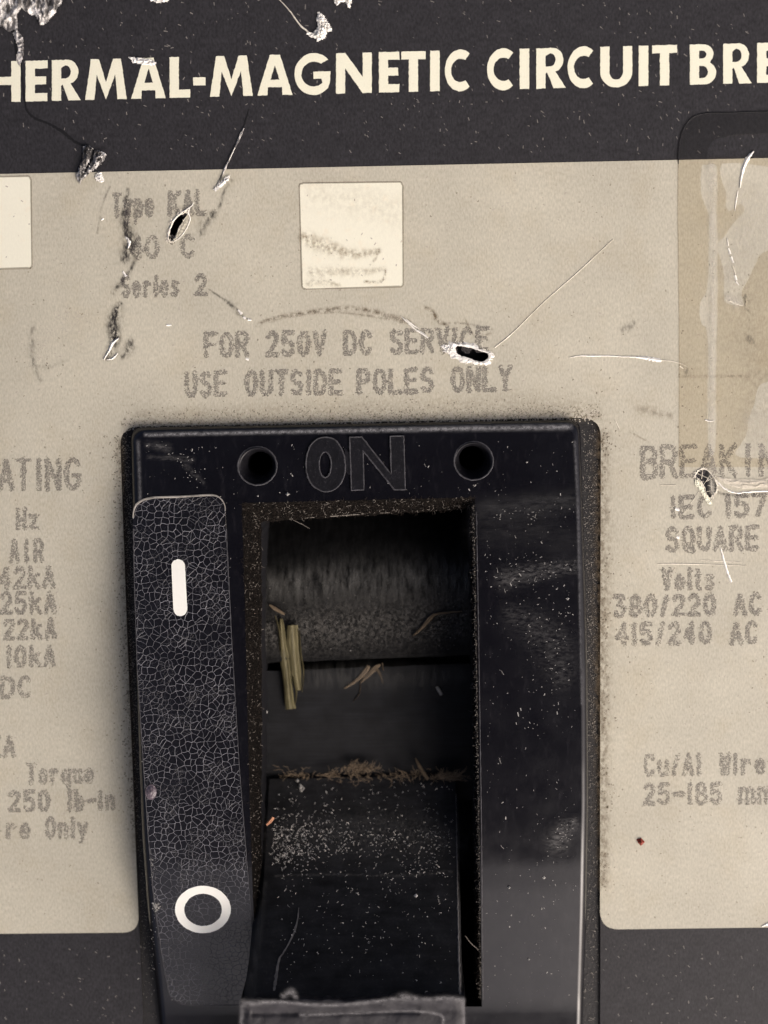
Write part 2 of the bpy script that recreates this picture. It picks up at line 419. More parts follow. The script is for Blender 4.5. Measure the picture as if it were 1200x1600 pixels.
# flange seen through the cut-out
slab('flange', [[(150, 630), (975, 630), (975, 1855), (150, 1855)], [(395, 815), (400, 1660), (765, 1660), (752, 790)], ellipse(406, 724.3, 23, 23, 24), ellipse(737, 716, 23, 23, 24)], -.26 * MM, .3 * MM, M['flange'], BR)

# ---- escutcheon (handle frame)
LEFT = [(660, 203.5), (700, 204.5), (900, 210), (1040, 213), (1200, 218), (1300, 222), (1400, 229), (1470, 236), (1530, 243), (1600, 250), (1750, 262), (1850, 268)]
RIGHT = [(650, 907), (700, 908), (900, 914), (1040, 918), (1250, 919), (1430, 916), (1530, 913), (1600, 911), (1750, 905), (1850, 900)]
def side_l(y, d): return interp(LEFT, y) + d
def side_r(y, d): return interp(RIGHT, y) - d
ys_side = list(range(700, 1851, 10))
def esc_loop(d):
    """outline of the block, d px inside the silhouette"""
    r = 20
    tl = rounded([(204.5 + d, 720), (203.5 + d, 668 + d * 1.1), (300, 666.2 + d * 1.1)], [0, r, 0])[1:-1]
    tr = rounded([(800, 657.5 + d * 1.1), (907 - d, 655.5 + d * 1.1), (908 - d, 710)], [0, r, 0])[1:-1]
    top = [(lerp(tl[-1][0], tr[0][0], t / 30), lerp(tl[-1][1], tr[0][1], t / 30)) for t in range(1, 30)]
    rr = [(side_r(y, d), y) for y in ys_side]
    ll = [(side_l(y, d), y) for y in reversed(ys_side)]
    return tl + top + tr + rr + ll
open_face = [(378, 786), (742, 777)] + [(interp([(777, 742), (1000, 745.5), (1300, 750), (1572, 753)], y), y) for y in range(800, 1573, 12)] + \
            [(753, 1573), (404, 1573)] + [(interp([(786, 378), (1000, 384), (1250, 390), (1400, 395), (1573, 404)], y), y) for y in range(1560, 790, -12)]
open_face = [open_face[0]] + [(x, lerp(786, 777, (x - 378) / 364)) for x in range(390, 742, 12)] + open_face[1:]
SCR = [((402, 728), 30.5, (406, 724.3), 19), ((740, 720), 30.5, (737, 716), 19.5)]
holes = [ellipse(c[0], c[1], r, r * .98, 56) for c, r, _, _ in SCR]
# bevel rings: photo outline offset d px, dropping on a quarter circle
BEV = 11.0
def esc_ring(a):
    d = BEV * (1 - math.sin(a)); dz = -(1 - math.cos(a)) * BEV * U * 1.0
    return d, dz
rings = []
for a in [0, 15, 30, 45, 60, 75, 90]:
    d, dz = esc_ring(R(a)); rings.append([unf(x, y, dz) for x, y in esc_loop(d)])
face = slab('handle_frame', [esc_loop(BEV), open_face] + holes, 0.0, 0, M['gloss'], BR, mapper=unf, drape=True, step=.0005)
outl = rings[-1]; nb = len(outl)
bv, bn, bf = [], [], []
for k, a in enumerate([0, 15, 30, 45, 60, 75, 90]):
    for i in range(nb):
        t = outl[(i + 1) % nb] - outl[i - 1]; o_ = Vector((-t.y, t.x, 0)).normalized()
        nrm = (znorm(rings[k][i].y) * math.cos(R(a)) + o_ * math.sin(R(a))).normalized()
        bv.append(rings[k][i]); bn.append(nrm)
        if k: bf.append(((k - 1) * nb + i, (k - 1) * nb + (i + 1) % nb, k * nb + (i + 1) % nb, k * nb + i))
cxy = sum((p for p in outl), Vector()) / nb
if (bn[-nb // 2] .dot(outl[nb // 2] - cxy)) < 0: bn = [(n_ - 2 * Vector((n_.x, n_.y, 0)) + 0 * n_) if False else n_ for n_ in bn]
k0 = len(bv)
for p in outl: bv += [p.copy()]; bn.append(Vector((0, 0, 0)))
for p in outl: bv += [Vector((p.x, p.y, -.3 * MM))]; bn.append(Vector((0, 0, 0)))
for i in range(nb): bf.append((k0 + i, k0 + (i + 1) % nb, k0 + nb + (i + 1) % nb, k0 + nb + i))
# outward test: the loop may run either way round
area = sum(outl[i].x * outl[(i + 1) % nb].y - outl[(i + 1) % nb].x * outl[i].y for i in range(nb))
if area > 0:
    bn = []
    for k, a in enumerate([0, 15, 30, 45, 60, 75, 90]):
        for i in range(nb):
            t = outl[(i + 1) % nb] - outl[i - 1]; o_ = Vector((t.y, -t.x, 0)).normalized()
            bn.append((znorm(rings[k][i].y) * math.cos(R(a)) + o_ * math.sin(R(a))).normalized())
    bn += [Vector((0, 0, 0))] * (2 * nb)
else:
    bf = [tuple(reversed(f)) for f in bf]
bf = [tuple(reversed(f)) for f in bf]
be = from_data('frame_bevel', bv, bf, M['gloss'], face, True)
be.data.normals_split_custom_set_from_vertices([tuple(n_) for n_ in bn])

# lip of the opening: sloped fuzzy wall, then straight wall down into the recess
def loop_strip(name, A, B, m, parent, smooth=False, flip=False):
    n = len(A)
    return from_data(name, list(A) + list(B), [((i, (i + 1) % n, n + (i + 1) % n, n + i) if not flip else (i, n + i, n + (i + 1) % n, (i + 1) % n)) for i in range(n)], m, parent, smooth)
def inner_of(x, y):
    """where the lip's lower edge is seen for a point on its upper edge"""
    tx = (x - interp([(780, 378), (1573, 404)], y)) / max(1, 742 - 378)
    dl = interp([(780, 31), (1000, 25), (1200, 20), (1400, 14), (1573, 8)], y) * max(0, 1 - max(0, tx) * 12)
    dr = 8 * max(0, 1 - (interp([(777, 742), (1572, 753)], y) - x) / 30)
    dt = interp([(790, 1), (830, 0)], y) * lerp(31, 18, max(0, min(1, tx)))
    db = interp([(1560, 0), (1573, 1)], y) * -2
    return x + dl - dr, y + (dt if y < 835 else 0) + db
A = [unf(x, y) for x, y in open_face]
LIPZ = 0.2 * MM
nsub = 5; prevL = A
lip_v = []; lip_f = []
inner_px = [inner_of(x, y) for x, y in open_face]
Bpts = [un(x, y, LIPZ) for x, y in inner_px]
n = len(A)
for s_ in range(nsub + 1):
    t = s_ / nsub
    for a, b in zip(A, Bpts):
        p = a.lerp(b, t)
        if 0 < s_: p += Vector([noise.noise(p * 1800 + Vector((k * 9, 0, 0))) for k in range(3)]) * .00011
        lip_v.append(p)
    if s_:
        for i in range(n):
            k = (s_ - 1) * n
            lip_f.append((k + i, k + (i + 1) % n, k + n + (i + 1) % n, k + n + i))
from_data('opening_lip', lip_v, lip_f, M['lip'], BR, True)
last = lip_v[-n:]
loop_strip('recess_wall', last, [Vector((p.x, p.y, -9.5 * MM)) for p in last], M['dark'], BR)

# screw holes: dusty countersink and dark bore
for (c, r, c2, r2) in SCR:
    A_ = [unf(x, y) for x, y in ellipse(c[0], c[1], r, r * .98, 56)]
    zc = zf(A_[0].y)
    rr = []
    for t, dz in ((0.0, 0), (.12, -.06), (.3, -.3), (.6, -.7), (1.0, -1.3)):
        cx, cy = lerp(c[0], c2[0], t), lerp(c[1], c2[1], t); q = lerp(r, r2, min(1, t * 1.0 + (.12 if 0 < t < 1 else 0)))
        rr.append([un(x, y, zc + dz * MM) for x, y in ellipse(cx, cy, q, q * .98, 56)])
    rr[0] = A_
    vs = [p for q in rr for p in q]; fs = []
    for k in range(len(rr) - 1):
        for i in range(56): fs.append((k * 56 + i, (k + 1) * 56 + i, (k + 1) * 56 + (i + 1) % 56, k * 56 + (i + 1) % 56))
    o = from_data('screw_hole', vs, fs, M['raised'], BR, True)
    bot = [Vector((p.x, p.y, -9 * MM)) for p in rr[-1]]
    b_ = loop_strip('bore', rr[-1], bot, M['dark'], o)
    ed = ribbon('hole_rim', ellipse(c[0], c[1], r, r * .98, 56) + [ellipse(c[0], c[1], r, r * .98, 56)[0]], 2.4, M['edge'], o, mapper=lambda x, y, dz=0: unf(x, y, dz + .008 * MM), h=.03, rough=.8)

# ---- raised 0N lettering
O_out = crs([(508, 683), (523, 687), (534, 702), (539, 722), (538, 742), (530, 758), (517, 767), (503, 767), (488, 758), (480, 742), (478, 722), (483, 700), (494, 687)], 5, True)
O_in = ellipse(508, 726, 9.5, 20, 28)
N_out = densify([(546, 683), (565, 682.5), (611, 741), (609.5, 681.5), (630.5, 681), (633, 765), (616, 765), (567, 704), (568.5, 765), (549, 766)], 5)
for nm, lp in (('raised_letter', [O_out, O_in]), ('raised_letter', [N_out])):
    o = slab(nm, lp, .10 * MM, .1 * MM, M['raised'], BR, mapper=unf, drape=True)
    for q in lp:
        ribbon('letter_edge', q + [q[0]], 2.2, M['edge'], o, mapper=lambda x, y, dz=0: unf(x, y, dz + .105 * MM), h=.03, rough=.9, seed=len(q))
# chip between the letters
sp = [(538, 700), (546, 708), (549, 722), (552, 735), (545, 742), (539, 735)]
slab('moulding_flash', [jitter(densify(sp, 3), 2, .4)], .07 * MM, .07 * MM, M['raised'], BR, mapper=unf, drape=True)

# ---- position strip (sticker) with the two marks
sleft = lambda y: interp([(780, 207.5), (900, 209.5), (1040, 214), (1180, 223), (1300, 231), (1400, 240), (1480, 251), (1570, 266)], y)
sright = lambda y: interp([(780, 351), (900, 357), (1000, 362), (1200, 374), (1350, 386), (1450, 394), (1570, 401)], y)
st_loop = rounded([(sleft(840), 840), (207, 779), (281, 776), (351, 772), (sright(840), 840)], [0, 34, 0, 26, 0])[1:-1]
st_loop = [(x, y) for x, y in st_loop]
st_loop += [(sright(y), y) for y in range(840, 1569, 12)]
st_loop += rounded([(sright(1568), 1560), (401, 1570), (268, 1571), (sleft(1520), 1520)], [0, 4, 34, 0])[1:-1]
st_loop += [(sleft(y), y) for y in range(1520, 839, -12)]
strip = slab('position_strip', [st_loop], .05 * MM, .05 * MM, M['crackle'], BR, mapper=unf, drape=True, wall_mat=M['edge_lt'])
def onface(dz0):
    return lambda x, y, dz=0: unf(x, y, dz + dz0 * MM)
ribbon('strip_edge', [p for p in st_loop if p[1] < 835][:], [2.0, 3.2, 3.4, 3.0, 2.0, 1.2], M['edge_lt'], strip, mapper=onface(.05), h=.02, rough=.7)
ribbon('strip_edge', [(sright(y), y) for y in range(826, 1540, 6)], [1.8, 1.2, 1.0, 1.1, .8], M['edge'], strip, mapper=onface(.05), h=.02, rough=1.2, seed=4)
ribbon('strip_edge', [(sleft(y), y) for y in range(826, 1540, 6)], [1.8, 1.0, 1.3, 1.6, 1.2], M['edge'], strip, mapper=onface(.05), h=.02, rough=1.4, seed=5)
ribbon('strip_edge', rounded([(400, 1570), (268, 1571), (sleft(1520), 1520)], [0, 34, 0]), 1.4, M['edge'], strip, mapper=onface(.05), h=.02, rough=1.0, seed=6)
bar = []
for i in range(12):
    a = math.pi + math.pi * i / 11; bar.append((278.7 + 10.7 * math.cos(a), 884.5 + 11 * math.sin(a)))
for i in range(12):
    a = math.pi * i / 11; bar.append((282 + 10.7 * math.cos(a), 951.5 + 11 * math.sin(a)))
slab('bar_mark', [jitter(bar, .7, .3)], .075 * MM, .02 * MM, M['white_ink'], strip, mapper=unf, drape=True)
slab('ring_mark', [jitter(ellipse(317.3, 1420.5, 43.5, 37, 72), .6, .2), jitter(ellipse(317.5, 1421, 29.3, 25.3, 60), .6, .2)], .085 * MM, .03 * MM, M['white_ink'], strip, mapper=unf, drape=True)

# ---- shutter plates inside the recess
def grid_sheet(name, f, nu, nv, m, parent, smooth=True):
    vs = [f(i / nu, j / nv) for j in range(nv + 1) for i in range(nu + 1)]
    fs = [(j * (nu + 1) + i, (j + 1) * (nu + 1) + i, (j + 1) * (nu + 1) + i + 1, j * (nu + 1) + i + 1) for j in range(nv) for i in range(nu)]
    return from_data(name, vs, fs, m, parent, smooth)
def plateA(u, v):
    x = lerp(404, 748, u); y = lerp(770, lerp(1036, 1023, u) + 1.5 * noise.noise(Vector((u * 14, 0, 0))), v)
    z = (-3.0 - 5.2 * max(0, (.62 - v) / .62) ** 1.5) * MM
    if v > .985: z -= .1 * MM
    return un(x, y, z + .02 * MM * noise.noise(Vector((u * 20, v * 12, 2))))
grid_sheet('upper_shutter_plate', plateA, 80, 60, M['plate_a'], BR)
def plateAe(u, v):
    p = plateA(u, 1.0); return Vector((p.x, p.y - .00008 * v, p.z - v * 1.0 * MM))
grid_sheet('plate_lower_edge', plateAe, 80, 2, M['dark'], BR)
def plateB(u, v):
    x = lerp(404, 750, u); y = lerp(lerp(1049, 1036, u) + 2 * noise.noise(Vector((u * 9, 4, 0))), 1250, v)
    z = (-3.9 - .3 * abs(v - .4)) * MM
    return un(x, y, z)
grid_sheet('lower_shutter_plate', plateB, 40, 30, M['plate_b'], BR)
# floor under everything
slab('recess_floor', [[(380, 740), (770, 740), (770, 1680), (380, 1680)]], -9.5 * MM, 1 * MM, M['dark'], BR)

# ---- handle: slopes up towards its worn tip
HL = [(1212, 417), (1300, 409), (1400, 399), (1500, 389), (1562, 380)]
HR = [(1212, 716), (1300, 717.5), (1400, 719), (1500, 721), (1562, 723)]
def hz(v): return lerp(-3.6, 8.0, v ** 1.05) * MM - .5 * MM * math.sin(math.pi * v)
def handle_top(u, v):
    y = lerp(lerp(1217, 1212, u), 1560, v)
    x = lerp(interp(HL, y) + 13 * (.35 + v), interp(HR, y) - 5, u)
    z = hz(v) + .03 * MM * noise.noise(Vector((u * 6, v * 8, 4)))
    return un(x, y, z)
def build_handle():
    nu, nv = 60, 70
    top = [[handle_top(i / nu, j / nv) for i in range(nu + 1)] for j in range(nv + 1)]
    vs = [p for r in top for p in r]
    fs = [(j * (nu + 1) + i, (j + 1) * (nu + 1) + i, (j + 1) * (nu + 1) + i + 1, j * (nu + 1) + i + 1) for j in range(nv) for i in range(nu)]
    o = from_data('handle', vs, fs, M['handle'], BR, True)
    # left chamfer and both sides
    def side(lst_in, px_tab, dz, nm):
        a = lst_in; b = []
        for j in range(nv + 1):
            y = lerp(1215, 1560, j / nv); z = hz(j / nv) - dz * MM * (.4 + j / nv)
            b.append(un(interp(px_tab, y), y, z))
        c = [Vector((p.x, p.y, -9.4 * MM)) for p in b]
        v2 = a + b + b + c; m_ = nv + 1
        f2 = [(j, j + 1, m_ + j + 1, m_ + j) for j in range(nv)] + [(2 * m_ + j, 2 * m_ + j + 1, 3 * m_ + j + 1, 3 * m_ + j) for j in range(nv)]
        return from_data(nm, v2, f2, M['handle'], o)
    side([r[0] for r in top], HL, .55, 'handle_side')
    side([r[-1] for r in top], HR, .35, 'handle_side')
    # far end facing the shutter
    ft = top[0]
    from_data('handle_end', ft + [Vector((p.x, p.y, -9.4 * MM)) for p in ft], [(i, i + 1, nu + 2 + i, nu + 1 + i) for i in range(nu)], M['handle'], o)
    return o
handle = build_handle()
def tip(u, v):
    # worn tip face: rough rim, shallow groove, then level
    x = lerp(376 - 1.5 * math.sin(v * 3), 726.5, u); y = lerp(lerp(1561, 1555, u), 1760, v ** 1.6)
    x += (1 - abs(2 * u - 1)) * 0
    e = min(u, 1 - u)
    z = 8.1 + .5 * min(1, v * 14) - .25 * max(0, 1 - e * 26)
    z += .14 * math.exp(-((v ** 1.6 - .045) / .03) ** 2) - .16 * math.exp(-((v ** 1.6 - .115) / .022) ** 2) * (1 if .05 < u < .8 else .2)
    z += .14 * noise.noise(Vector((u * 9, v * 5, 3))) + .04 * noise.noise(Vector((u * 26, v * 12, 8)))
    y += 4.5 * noise.noise(Vector((u * 12, 1.3, 5))) * max(0, 1 - v * 6) + 2.5 * noise.noise(Vector((u * 40, 1.3, 5))) * max(0, 1 - v * 8)
    return un(x, y, z * MM)
tipo = grid_sheet('handle_tip', tip, 150, 60, M['worn'], handle)
tv = [tip(i / 150, 0) for i in range(151)]
from_data('tip_front', tv + [Vector((p.x, p.y - .0002, p.z - 3 * MM)) for p in tv], [(i, i + 1, 152 + i, 151 + i) for i in range(150)], M['worn'], handle)
for uu in (0, 1):
    tv = [tip(uu, j / 60) for j in range(61)]
    from_data('tip_side', tv + [Vector((p.x, p.y, p.z - 12 * MM)) for p in tv], [(i, i + 1, 62 + i, 61 + i) for i in range(60)], M['handle'], handle)
# worn pale corner down the handle's right edge
ribbon('worn_corner', [(interp(HR, y) - 4 + .8 * noise.noise(Vector((y * .1, 0, 0))), y) for y in range(1240, 1560, 4)], [.8, 1.5, 2.0, 2.4, 3.0, 3.4], M['dustg'], handle,
       mapper=lambda x, y, dz=0: un(x, y, hz((y - 1214) / 346) + .03 * MM + dz), h=.03, rough=1.2, seed=2)

# ------------------------------------------------------------------ the phone whose dark reflection lies in the glossy frame
M['phone'] = mat('dark_phone_back', (.012, .011, .014), .4, .4, noise_col=(.05, .1))
M['phone_glass'] = mat('lens_glass', (.004, .004, .008), .08, .5)
ph = bpy.data.objects.new('smartphone', None); C.objects.link(ph); ph.location = (-.002, -.027, .1135)
setp(ph, 'dark phone held above the breaker, seen as the dark reflection in its glossy black frame', 'phone')
def pslab(name, cx, cy, wx, wy, r, z0, z1, m, par):
    lp = rounded([(cx - wx, cy - wy), (cx + wx, cy - wy), (cx + wx, cy + wy), (cx - wx, cy + wy)], r, 8)
    k = len(lp); bm = bmesh.new()
    lo = [bm.verts.new((x, y, z0)) for x, y in lp]; hi = [bm.verts.new((x, y, z1)) for x, y in lp]
    bm.faces.new(list(reversed(lo))); bm.faces.new(hi)
    for i in range(k): bm.faces.new((lo[i], lo[(i + 1) % k], hi[(i + 1) % k], hi[i]))
    bmesh.ops.bevel(bm, geom=[e for e in bm.edges if all(abs(v.co.z - e.verts[0].co.z) < 1e-9 for v in e.verts)], offset=.0006, segments=2, affect='EDGES')
    return from_bm(name, bm, m, par)
pslab('phone_body', 0, 0, .039, .081, .011, 0, .0085, M['phone'], ph)
cbump = pslab('camera_bump', .001, .042, .016, .030, .007, -.0014, .0004, M['phone'], ph)
for dy_ in (.058, .026): pslab('lens', .001, dy_, .006, .006, .0055, -.0018, -.0010, M['phone_glass'], cbump)

# ------------------------------------------------------------------ title letters
def arc(cx, cy, rx, ry, a0, a1, n=12):
    return [(cx + rx * math.cos(R(lerp(a0, a1, i / n))), cy + ry * math.sin(R(lerp(a0, a1, i / n)))) for i in range(n + 1)]
def G(ch, w_, s):
    """outline of a bold geometric capital, unit height, width w_, stem s (both in heights); y up"""
    b = s * .88
    if ch == 'H': return [[(0, 0), (s, 0), (s, .42), (w_ - s, .42), (w_ - s, 0), (w_, 0), (w_, 1), (w_ - s, 1), (w_ - s, .42 + b), (s, .42 + b), (s, 1), (0, 1)]]
    if ch == 'E': return [[(0, 0), (w_, 0), (w_, b), (s, b), (s, .41), (w_ * .94, .41), (w_ * .94, .41 + b), (s, .41 + b), (s, 1 - b), (w_, 1 - b), (w_, 1), (0, 1)]]
    if ch == 'L': return [[(0, 0), (w_, 0), (w_, b), (s, b), (s, 1), (0, 1)]]
    if ch == 'I': return [[(0, 0), (w_, 0), (w_, 1), (0, 1)]]
    if ch == '-': return [[(0, .29), (w_, .29), (w_, .29 + b), (0, .29 + b)]]
    if ch == 'T': return [[(w_ / 2 - s / 2, 0), (w_ / 2 + s / 2, 0), (w_ / 2 + s / 2, 1 - b), (w_, 1 - b), (w_, 1), (0, 1), (0, 1 - b), (w_ / 2 - s / 2, 1 - b)]]
    if ch == 'A': return [[(0, 0), (s * 1.1, 0), (w_ * .30, .20), (w_ * .70, .20), (w_ - s * 1.1, 0), (w_, 0), (w_ / 2 + s * .55, 1), (w_ / 2 - s * .55, 1)],
                          [(w_ * .37, .38), (w_ * .63, .38), (w_ / 2, .74)]]
    if ch == 'M': return [[(0, 0), (s, 0), (w_ * .25 + s * .12, .62), (w_ / 2, 0), (w_ * .75 - s * .12, .62), (w_ - s, 0), (w_, 0), (w_ * .86, 1), (w_ * .67, 1), (w_ / 2, .42), (w_ * .33, 1), (w_ * .14, 1)]]
    if ch == 'N': return [[(0, 0), (s, 0), (s, .62), (w_ - s, 0), (w_, 0), (w_, 1), (w_ - s, 1), (w_ - s, .40), (s, 1), (0, 1)]]
    if ch == 'K': return [[(0, 0), (s, 0), (s, .42), (w_ - s * 1.3, 0), (w_ + .06, 0), (s * 1.7, .52), (w_ * .98, 1), (w_ - s * 1.2, 1), (s, .6), (s, 1), (0, 1)]]
    if ch == 'R':
        o = [(0, 0), (s, 0), (s, .36), (s * 1.15, .40), (w_ - s * 1.25, 0), (w_ + .02, 0), (w_ * .66, .42)] + arc(w_ * .56, .70, w_ * .38, .30, -60, 90, 14) + [(0, 1)]
        return [o, [(s, 1 - b)] + list(reversed(arc(w_ * .50, .70, w_ * .18, .15, -90, 90, 8))) [:0] + arc(w_ * .48, .705, w_ * .19, .165, 90, -90, 8) + [(s, .54)]]
    if ch == 'B':
        o = [(0, 0), (w_ * .5, 0)] + arc(w_ * .56, .285, w_ * .44, .285, -90, 62, 12) + arc(w_ * .50, .755, w_ * .40, .245, -40, 90, 10) + [(0, 1)]
        return [o, [(s, .84)] + arc(w_ * .46, .745, w_ * .17, .10, 90, -90, 8) + [(s, .645)], [(s, .465)] + arc(w_ * .50, .31, w_ * .19, .15, 90, -90, 8) + [(s, .16)]]
    if ch == 'U':
        return [[(0, 1), (0, .38)] + arc(w_ / 2, .36, w_ / 2, .38, 180, 360, 18) + [(w_, 1), (w_ - s, 1), (w_ - s, .38)] + arc(w_ / 2, .37, w_ / 2 - s, .20, 360, 180, 14) + [(s, 1)]]
    if ch == 'C':
        R_ = w_ * .56
        return [arc(R_, .5, R_, .52, 52, 308, 30) + arc(R_ * 1.02, .5, R_ * .62, .29, 300, 60, 24)]
    if ch == 'G':
        R_ = w_ * .53
        return [arc(R_, .5, R_, .52, 42, 318, 28) + [(w_ * .97, .28), (w_ * .99, .56), (w_ * .52, .56), (w_ * .52, .38), (w_ * .74, .38)] + arc(R_, .5, R_ * .64, .31, 315, 55, 24)]
bot = lambda x: 159.5 - .0252 * x
topl = lambda x: 96.0 - .0245 * x
TITLE = [('T', -75, -32), ('H', -19, 32), ('E', 40, 74), ('R', 81, 125), ('M', 133, 198), ('A', 205, 259), ('L', 265, 297), ('-', 302, 321), ('M', 328, 395), ('A', 402, 457), ('G', 460, 517), ('N', 525, 581),
         ('E', 592, 624), ('T', 627, 665), ('I', 672, 687), ('C', 695, 738), ('C', 761, 806), ('I', 812, 827), ('R', 838, 883), ('C', 887, 931), ('U', 938, 988), ('I', 998, 1013), ('T', 1019, 1058),
         ('B', 1078, 1119), ('R', 1130, 1173), ('E', 1183, 1216), ('A', 1222, 1276), ('K', 1284, 1330), ('E', 1338, 1370), ('R', 1380, 1424)]
for i, (ch, x0, x1) in enumerate(TITLE):
    h0 = 64.0; wu = (x1 - x0) / h0
    loops = []
    for lp in G(ch, wu, .225 if ch != 'I' else .22):
        q = []
        for x, y in densify(lp, .05):
            X = x0 + x * h0; Y = lerp(bot(X), topl(X), y)
            q.append((X, Y))
        loops.append(jitter(q, .75, .3, i * .7))
    slab('title_letter', loops, .03 * MM, .03 * MM, M['title'], BR)

# ------------------------------------------------------------------ dot printed text
def _e(cx, cy, rx, ry, a0, a1, n=12): return arc(cx, cy, rx, ry, a0, a1, n)
GL = {
 'A': [[(0, 0), (.5, 1), (1, 0)], [(.2, .33), (.8, .33)]], 'B': [[(0, 0), (0, 1), (.65, 1)] + _e(.65, .77, .3, .23, 90, -90, 6) + [(0, .53)], [(.65, .53)] + _e(.68, .27, .32, .27, 90, -90, 6) + [(0, 0)]],
 'C': [_e(.52, .5, .5, .5, 45, 315, 16)], 'D': [[(0, 0), (0, 1), (.5, 1)] + _e(.5, .5, .5, .5, 90, -90, 10) + [(0, 0)]], 'E': [[(1, 0), (0, 0), (0, 1), (1, 1)], [(0, .52), (.85, .52)]],
 'F': [[(0, 0), (0, 1), (1, 1)], [(0, .52), (.8, .52)]], 'G': [_e(.52, .5, .5, .5, 45, 330, 16) + [(.98, .45), (.6, .45)]], 'H': [[(0, 0), (0, 1)], [(1, 0), (1, 1)], [(0, .5), (1, .5)]],
 'I': [[(.5, 0), (.5, 1)]], 'K': [[(0, 0), (0, 1)], [(1, 1), (0, .42)], [(.25, .56), (1, 0)]], 'L': [[(0, 1), (0, 0), (1, 0)]], 'N': [[(0, 0), (0, 1), (1, 0), (1, 1)]],
 'O': [_e(.5, .5, .5, .5, 0, 360, 20)], 'P': [[(0, 0), (0, 1), (.6, 1)] + _e(.65, .75, .33, .25, 90, -90, 7) + [(0, .5)]], 'Q': [_e(.5, .5, .5, .5, 0, 360, 20), [(.6, .25), (1, -.05)]],
 'R': [[(0, 0), (0, 1), (.6, 1)] + _e(.65, .75, .33, .25, 90, -90, 7) + [(0, .5)], [(.5, .5), (1, 0)]], 'S': [_e(.5, .76, .45, .24, 30, 270, 10)[:-1] + _e(.5, .26, .48, .26, 90, -150, 10)],
 'T': [[(.5, 0), (.5, 1)], [(0, 1), (1, 1)]], 'U': [[(0, 1), (0, .35)] + _e(.5, .33, .5, .33, 180, 360, 10) + [(1, 1)]], 'V': [[(0, 1), (.5, 0), (1, 1)]], 'Y': [[(0, 1), (.5, .5), (1, 1)], [(.5, .5), (.5, 0)]],
 'W': [[(0, 1), (.25, 0), (.5, .8), (.75, 0), (1, 1)]],
 '0': [_e(.5, .5, .48, .5, 0, 360, 20)], '1': [[(.5, 0), (.5, 1)], [(.3, .8), (.5, 1)]], '2': [_e(.5, .72, .45, .28, 160, -30, 8) + [(0, 0), (1, 0)]], '3': [[(0, 1), (.9, 1), (.45, .58)] + _e(.5, .29, .48, .29, 80, -150, 9)],
 '4': [[(.72, 0), (.72, 1), (0, .3), (1, .3)]], '5': [[(.95, 1), (.12, 1), (.08, .56)] + _e(.48, .31, .5, .31, 100, -150, 9)], '7': [[(0, 1), (1, 1), (.4, 0)]], '8': [_e(.5, .75, .4, .25, 0, 360, 12), _e(.5, .27, .48, .27, 0, 360, 14)],
 '/': [[(.1, 0), (.9, 1)]], '-': [[(0, .48), (1, .48)]], 'o': [_e(.5, .33, .46, .33, 0, 360, 14)], 'y': [[(0, .66), (.5, .02)], [(1, .66), (.3, -.28)]], 'p': [[(0, .66), (0, -.3)], _e(.48, .33, .46, .33, 0, 360, 14)],
 'e': [[(.05, .35), (.95, .35)] + _e(.5, .33, .46, .33, 0, 310, 12)], 'r': [[(.1, 0), (.1, .66)], _e(.55, .33, .42, .33, 150, 50, 6)], 'i': [[(.5, 0), (.5, .66)], [(.5, .86), (.5, .95)]], 's': [[(.9, .6), (.3, .66), (.1, .5), (.85, .2), (.6, 0), (.05, .05)]],
 'z': [[(.05, .64), (.95, .64), (.05, .02), (1, .02)]], 'k': [[(.05, 0), (.05, 1)], [(.9, .66), (.1, .28)], [(.35, .42), (1, 0)]], 'q': [[(1, .66), (1, -.3)], _e(.5, .33, .46, .33, 0, 360, 14)], 'u': [[(.05, .66), (.05, .25)] + _e(.5, .25, .45, .25, 180, 360, 7) + [(.95, .66)], [(.95, .3), (.95, 0)]],
 'l': [[(.5, 0), (.5, 1)]], 'b': [[(.05, 0), (.05, 1)], _e(.52, .33, .44, .33, 0, 360, 14)], 'n': [[(.05, 0), (.05, .66)], [(.05, .4)] + _e(.5, .38, .45, .28, 170, 0, 7) + [(.95, 0)]], 't': [[(.45, .95), (.45, .1), (.8, 0)], [(.1, .66), (.85, .66)]],
 'm': [[(0, 0), (0, .66)], [(0, .5), (.25, .66), (.5, .5), (.5, 0)], [(.5, .5), (.75, .66), (1, .5), (1, 0)]], 'd': [_e(.5, .85, .3, .12, 0, 360, 10)],
}
def dist_seg(px, py, a, b):
    dx, dy = b[0] - a[0], b[1] - a[1]; L = dx * dx + dy * dy
    t = 0 if L == 0 else max(0, min(1, ((px - a[0]) * dx + (py - a[1]) * dy) / L))
    return math.hypot(px - a[0] - t * dx, py - a[1] - t * dy)
